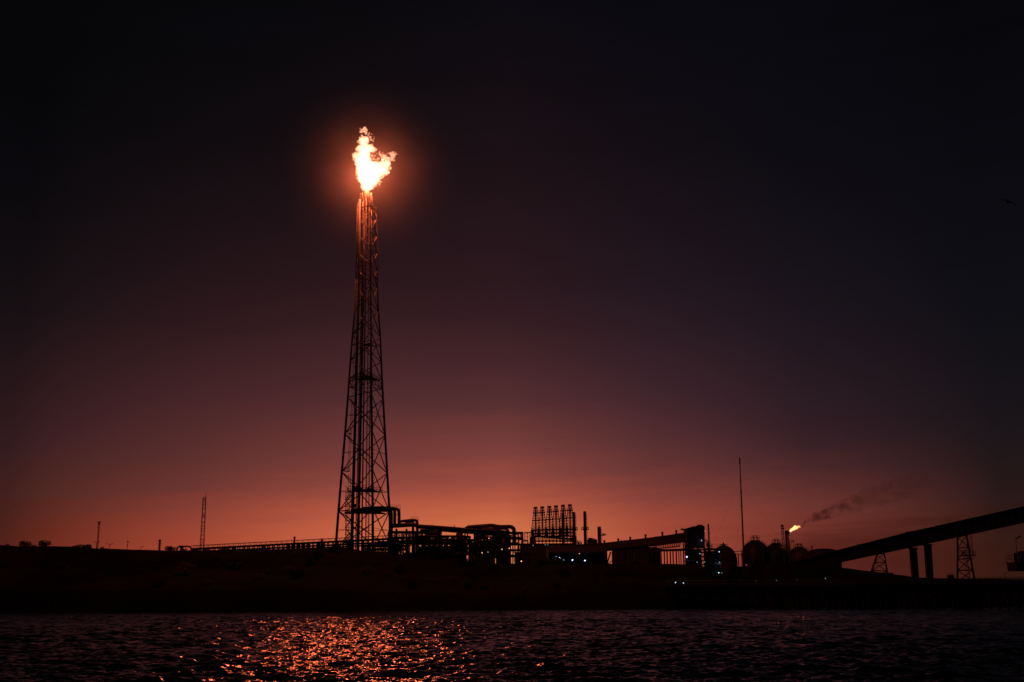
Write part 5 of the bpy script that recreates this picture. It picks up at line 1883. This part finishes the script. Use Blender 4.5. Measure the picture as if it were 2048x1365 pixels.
lamp(1439, 1125, 311.4, COOLDIM, "lamp on the decked building with a bluish glow below it, middle of its column", 0.11, 40, CB_)
lamp(1437.6, 1146, 310.8, COOL, "bright lamp on the decked building, lowest of its column", 0.15, 0, CB_)
lamp(1443.5, 1146.4, 310.8, COOLDIM, "faint lamp on the decked building, beside the lowest bright one", 0.10)
lamp(1351, 1165.6, 216.5, COOL, "white lamp on the jetty left of the transfer tower, left one of two", 0.09, 0, CB_, JETTY_Z)
lamp(1366.8, 1166.4, 216.5, COOL, "white lamp on the jetty left of the transfer tower, right one of two", 0.08, 0, CB_, JETTY_Z)
lamp(1512.8, 1161.6, 216.5, COOLDIM, "faint lamp on the jetty below the large sphere", 0.06, 0, CB_, JETTY_Z)
lamp(1553, 1161.2, 216.5, COOLDIM, "faint lamp on the jetty below the sphere left of the flare stack", 0.07, 0, CB_, JETTY_Z)
lamp(1593.5, 1159.6, 216.5, COOLDIM, "very faint lamp on the jetty below the smoking flare stack", 0.05, 0, CB_, JETTY_Z)
lamp(1650.8, 1157.2, 216.5, COOLDIM, "faint lamp on the jetty below the wide low domed tank", 0.07, 0, CB_, JETTY_Z)
lamp(2026.2, 1183.4, 208, COOLDIM, "faint bluish lamp under the jetty railing at the far right", 0.11)
lamp(934.2, 1120.3, 297, WARM, "warm orange lamp near the ground below the dense pipe racks", 0.11, 0, (1, 0.6, 0.3), True)
lamp(964, 1106.2, 303, WARM, "warm lamp on the process frame, left one of a pair at the same height", 0.15, 0, (1, 0.6, 0.3))
lamp(976, 1104.6, 303, WARM, "smaller warm lamp on the process frame, right one of a pair at the same height", 0.08, 0)
lamp(1003.8, 1099, 301, WARM, "warm lamp in front of the squat rounded vessel, left one of two", 0.13, 0, (1, 0.55, 0.25))
lamp(1018.6, 1097.2, 304, WARM, "warm lamp in front of the squat rounded vessel, right one of two", 0.14, 0, (1, 0.55, 0.25))
lamp(1042.8, 1123, 302, RED, "reddish lamp near the ground right of the pipe racks", 0.15, 0, (1, 0.4, 0.2), True)
lamp(900, 1075.8, 301, WARM, "small orange lamp among the pipes right under the sloping overhead pipe", 0.09, 0, (1, 0.5, 0.2))
lamp(978, 1077, 303.5, RED, "small orange-red lamp on the upper deck of the process frame", 0.10, 0, (1, 0.45, 0.2))
lamp(1066.6, 1091.4, 420, COOLDIM, "tiny pale lamp under the silo below the leftmost coke derrick", 0.13)
lamp(1090.6, 1090.2, 420, COOLDIM, "tiny pale lamp below the second coke derrick, left one of a close pair", 0.13)
lamp(1095.6, 1090, 420, COOLDIM, "tiny pale lamp below the third coke derrick, right one of a close pair", 0.13)

# plain dark back wall that the pale lamps hang on
t = thing("low_building", "long low dark building along the skyline below the coke derricks", "building", hb(1085, 1125, 424))
a, c = at(1040, 1088.5, 424), at(1150, 1088.5, 424)
gz = ground(a.x, 424) - 1
MB().box(((a.x + c.x) / 2, 430, (a.z + gz) / 2), (c.x - a.x, 10, a.z - gz)).build("wall", CLAD, t)
MB().box(((a.x + c.x) / 2, 430, a.z + 0.12), (c.x - a.x + 0.8, 10.8, 0.22)).build("roof", GALV, t)

# ================================================================== PLANTS
def leaf_cloud(n, sx, sy, sz, leaf, seed, flat=0.0):
    rnd = random.Random(seed)
    m_ = MB()
    for i in range(n):
        while True:
            p = Vector((rnd.uniform(-1, 1), rnd.uniform(-1, 1), rnd.uniform(-1, 1)))
            if 0.25 < p.length < 1 and mnoise.noise(p * 2.1 + Vector((seed, 0, 0))) > -0.15:
                break
        c = Vector((p.x * sx, p.y * sy, sz * (1 + p.z)))
        d = Vector((rnd.gauss(0, 1), rnd.gauss(0, 1), rnd.gauss(0, 0.6))).normalized()
        e_ = d.orthogonal().normalized()
        l_ = leaf * rnd.uniform(0.6, 1.4)
        m_.add([c - d * l_, c + e_ * l_ * 0.45, c + d * l_, c - e_ * l_ * 0.45], [(0, 1, 2, 3)])
    return m_


def shrub_proto(seed):
    t = thing("shrub", "scrubby shrub", "shrub", (0, 0, 0), "scrub on the hillside")
    leaf_cloud(420, 1.3, 1.2, 0.75, 0.16, seed).build("foliage", LEAF, t)
    m_ = MB()
    rnd = random.Random(seed)
    for i in range(6):
        a = rnd.uniform(0, 6.28)
        m_.tube((0, 0, -0.4), (0.7 * math.cos(a), 0.7 * math.sin(a), 0.9), 0.04, 4, r2=0.015)
    m_.build("stem", BARK, t)
    return t


protos = [shrub_proto(s) for s in (1, 2, 3)]
SHL = "low dark scrub bush growing on the hillside between water and skyline"
SHT = "dark scrub bush standing up from the left skyline of the hill"
rnd = random.Random(21)
spots = []
for i in range(34):
    px = rnd.uniform(5, 345)
    p = at(px, 1098, 296 + rnd.uniform(-8, 30))
    spots.append((p.x, p.y, rnd.uniform(0.2, 0.5), SHT))
for i in range(70):
    px = rnd.uniform(0, 1330)
    p = at(px, 1140, rnd.uniform(224, 290))
    spots.append((p.x, p.y, rnd.uniform(0.5, 1.25), SHL))
for i, (x, y, s_, lab) in enumerate(spots):
    pr = protos[i % 3]
    if i < 3:
        o = pr
        o.location = (x, y, ground(x, y) - 0.1)
        o.scale = (s_, s_, s_)
    else:
        o = dup(pr, (x, y, ground(x, y) - 0.1), None, None, (s_ * rnd.uniform(0.8, 1.4), s_, s_ * rnd.uniform(0.7, 1.2)), rnd.uniform(0, 6.28))
    o["label"] = lab
    o["group"] = "scrub on the left skyline" if lab == SHT else "scrub on the hillside"

for (px, wpx, ptop, lab, sd) in ((161, 22, 1089.5, "flat-topped tree on the skyline left of the antenna mast, the larger and rightmost one", 4), (148, 12, 1092.5, "small flat-topped tree on the skyline, left of the larger one", 5), (176, 14, 1089.0, "ragged low tree on the skyline touching the larger flat-topped tree's right side", 6)):
    p = hb(px, 1098, 330, 0.2)
    k = mpp(p)
    h_ = zat(px, ptop, 330) - p.z
    t = thing("tree", lab, "tree", p)
    o = leaf_cloud(900, wpx * k * 0.62, wpx * k * 0.5, h_ * 0.27, 0.13, sd)
    o.v = [tuple(Vector(v) + p + Vector((0, 0, h_ * 0.48))) for v in o.v]
    o.build("crown", LEAF, t)
    m_ = MB().tube(p, p + Vector((0.1, 0, h_ * 0.45)), 0.16, 7, r2=0.1)
    for a in np.linspace(0, 6.28, 8)[:-1]:
        m_.tube(p + Vector((0.1, 0, h_ * 0.42)), p + Vector((wpx * k * 0.45 * math.cos(a), wpx * k * 0.4 * math.sin(a), h_ * 0.85)), 0.06, 5, r2=0.02)
    m_.build("trunk", BARK, t)

# ================================================================== BIRD
YBd = 62
pc = at(2015.5, 404.5, YBd)
t = thing("bird", "small dark bird gliding with spread wings, alone in the sky far to the right", "bird", pc)
m_ = MB()
k = mpp(pc)
wl, wr_, ws = at(1998, 399.3, YBd), at(2035, 413.5, YBd), at(2014, 401.2, YBd)
body = [(-0.24, 0.012), (-0.2, 0.045), (-0.1, 0.07), (0.02, 0.075), (0.12, 0.06), (0.19, 0.05), (0.235, 0.052), (0.27, 0.04), (0.30, 0.014), (0.335, 0.004)]
bd = Vector((-0.25, -0.93, -0.1)).normalized()
R_ = bd.to_track_quat('Z', 'Y')
q_ = MB().lathe((0, 0, 0), [(r_, z) for z, r_ in body], 12)
m_.add([pc + R_ @ Vector(v) for v in q_.v], q_.f, True)
def wing(tip, bend, s):
    root = pc + bd * 0.05
    rows_ = []
    for u, ch in ((0, 0.26), (0.25, 0.27), (0.5, 0.24), (0.75, 0.16), (0.93, 0.08), (1.0, 0.02)):
        c = root.lerp(bend, u * 2) if u <= 0.5 else bend.lerp(tip, (u - 0.5) * 2)
        back = -bd * (0.12 * max(0, u - 0.45))
        rows_.append((c + bd * ch * 0.45 + back, c + Vector((0, 0, 0.03 * (1 - u * 0.8))) + back, c - bd * ch * 0.55 + back, c - Vector((0, 0, 0.02 * (1 - u * 0.8))) + back))
    v = [p for r_ in rows_ for p in r_]
    f = []
    for i in range(len(rows_) - 1):
        for j in range(4):
            f.append((4 * i + j, 4 * i + (j + 1) % 4, 4 * (i + 1) + (j + 1) % 4, 4 * (i + 1) + j))
    f += [(0, 1, 2, 3), tuple(4 * (len(rows_) - 1) + j for j in (3, 2, 1, 0))]
    m_.add(v, f, True)
wing(wl, at(2013.0, 400.6, YBd), -1)
wing(wr_, at(2022.5, 404.5, YBd), 1)
tl = pc - bd * 0.2
m_.prism([tl, tl - bd * 0.16 + Vector((0.07, 0, 0)), tl - bd * 0.17, tl - bd * 0.16 - Vector((0.07, 0, 0))], (0, 0, 0.012))
m_.build("body", FEATH, t)
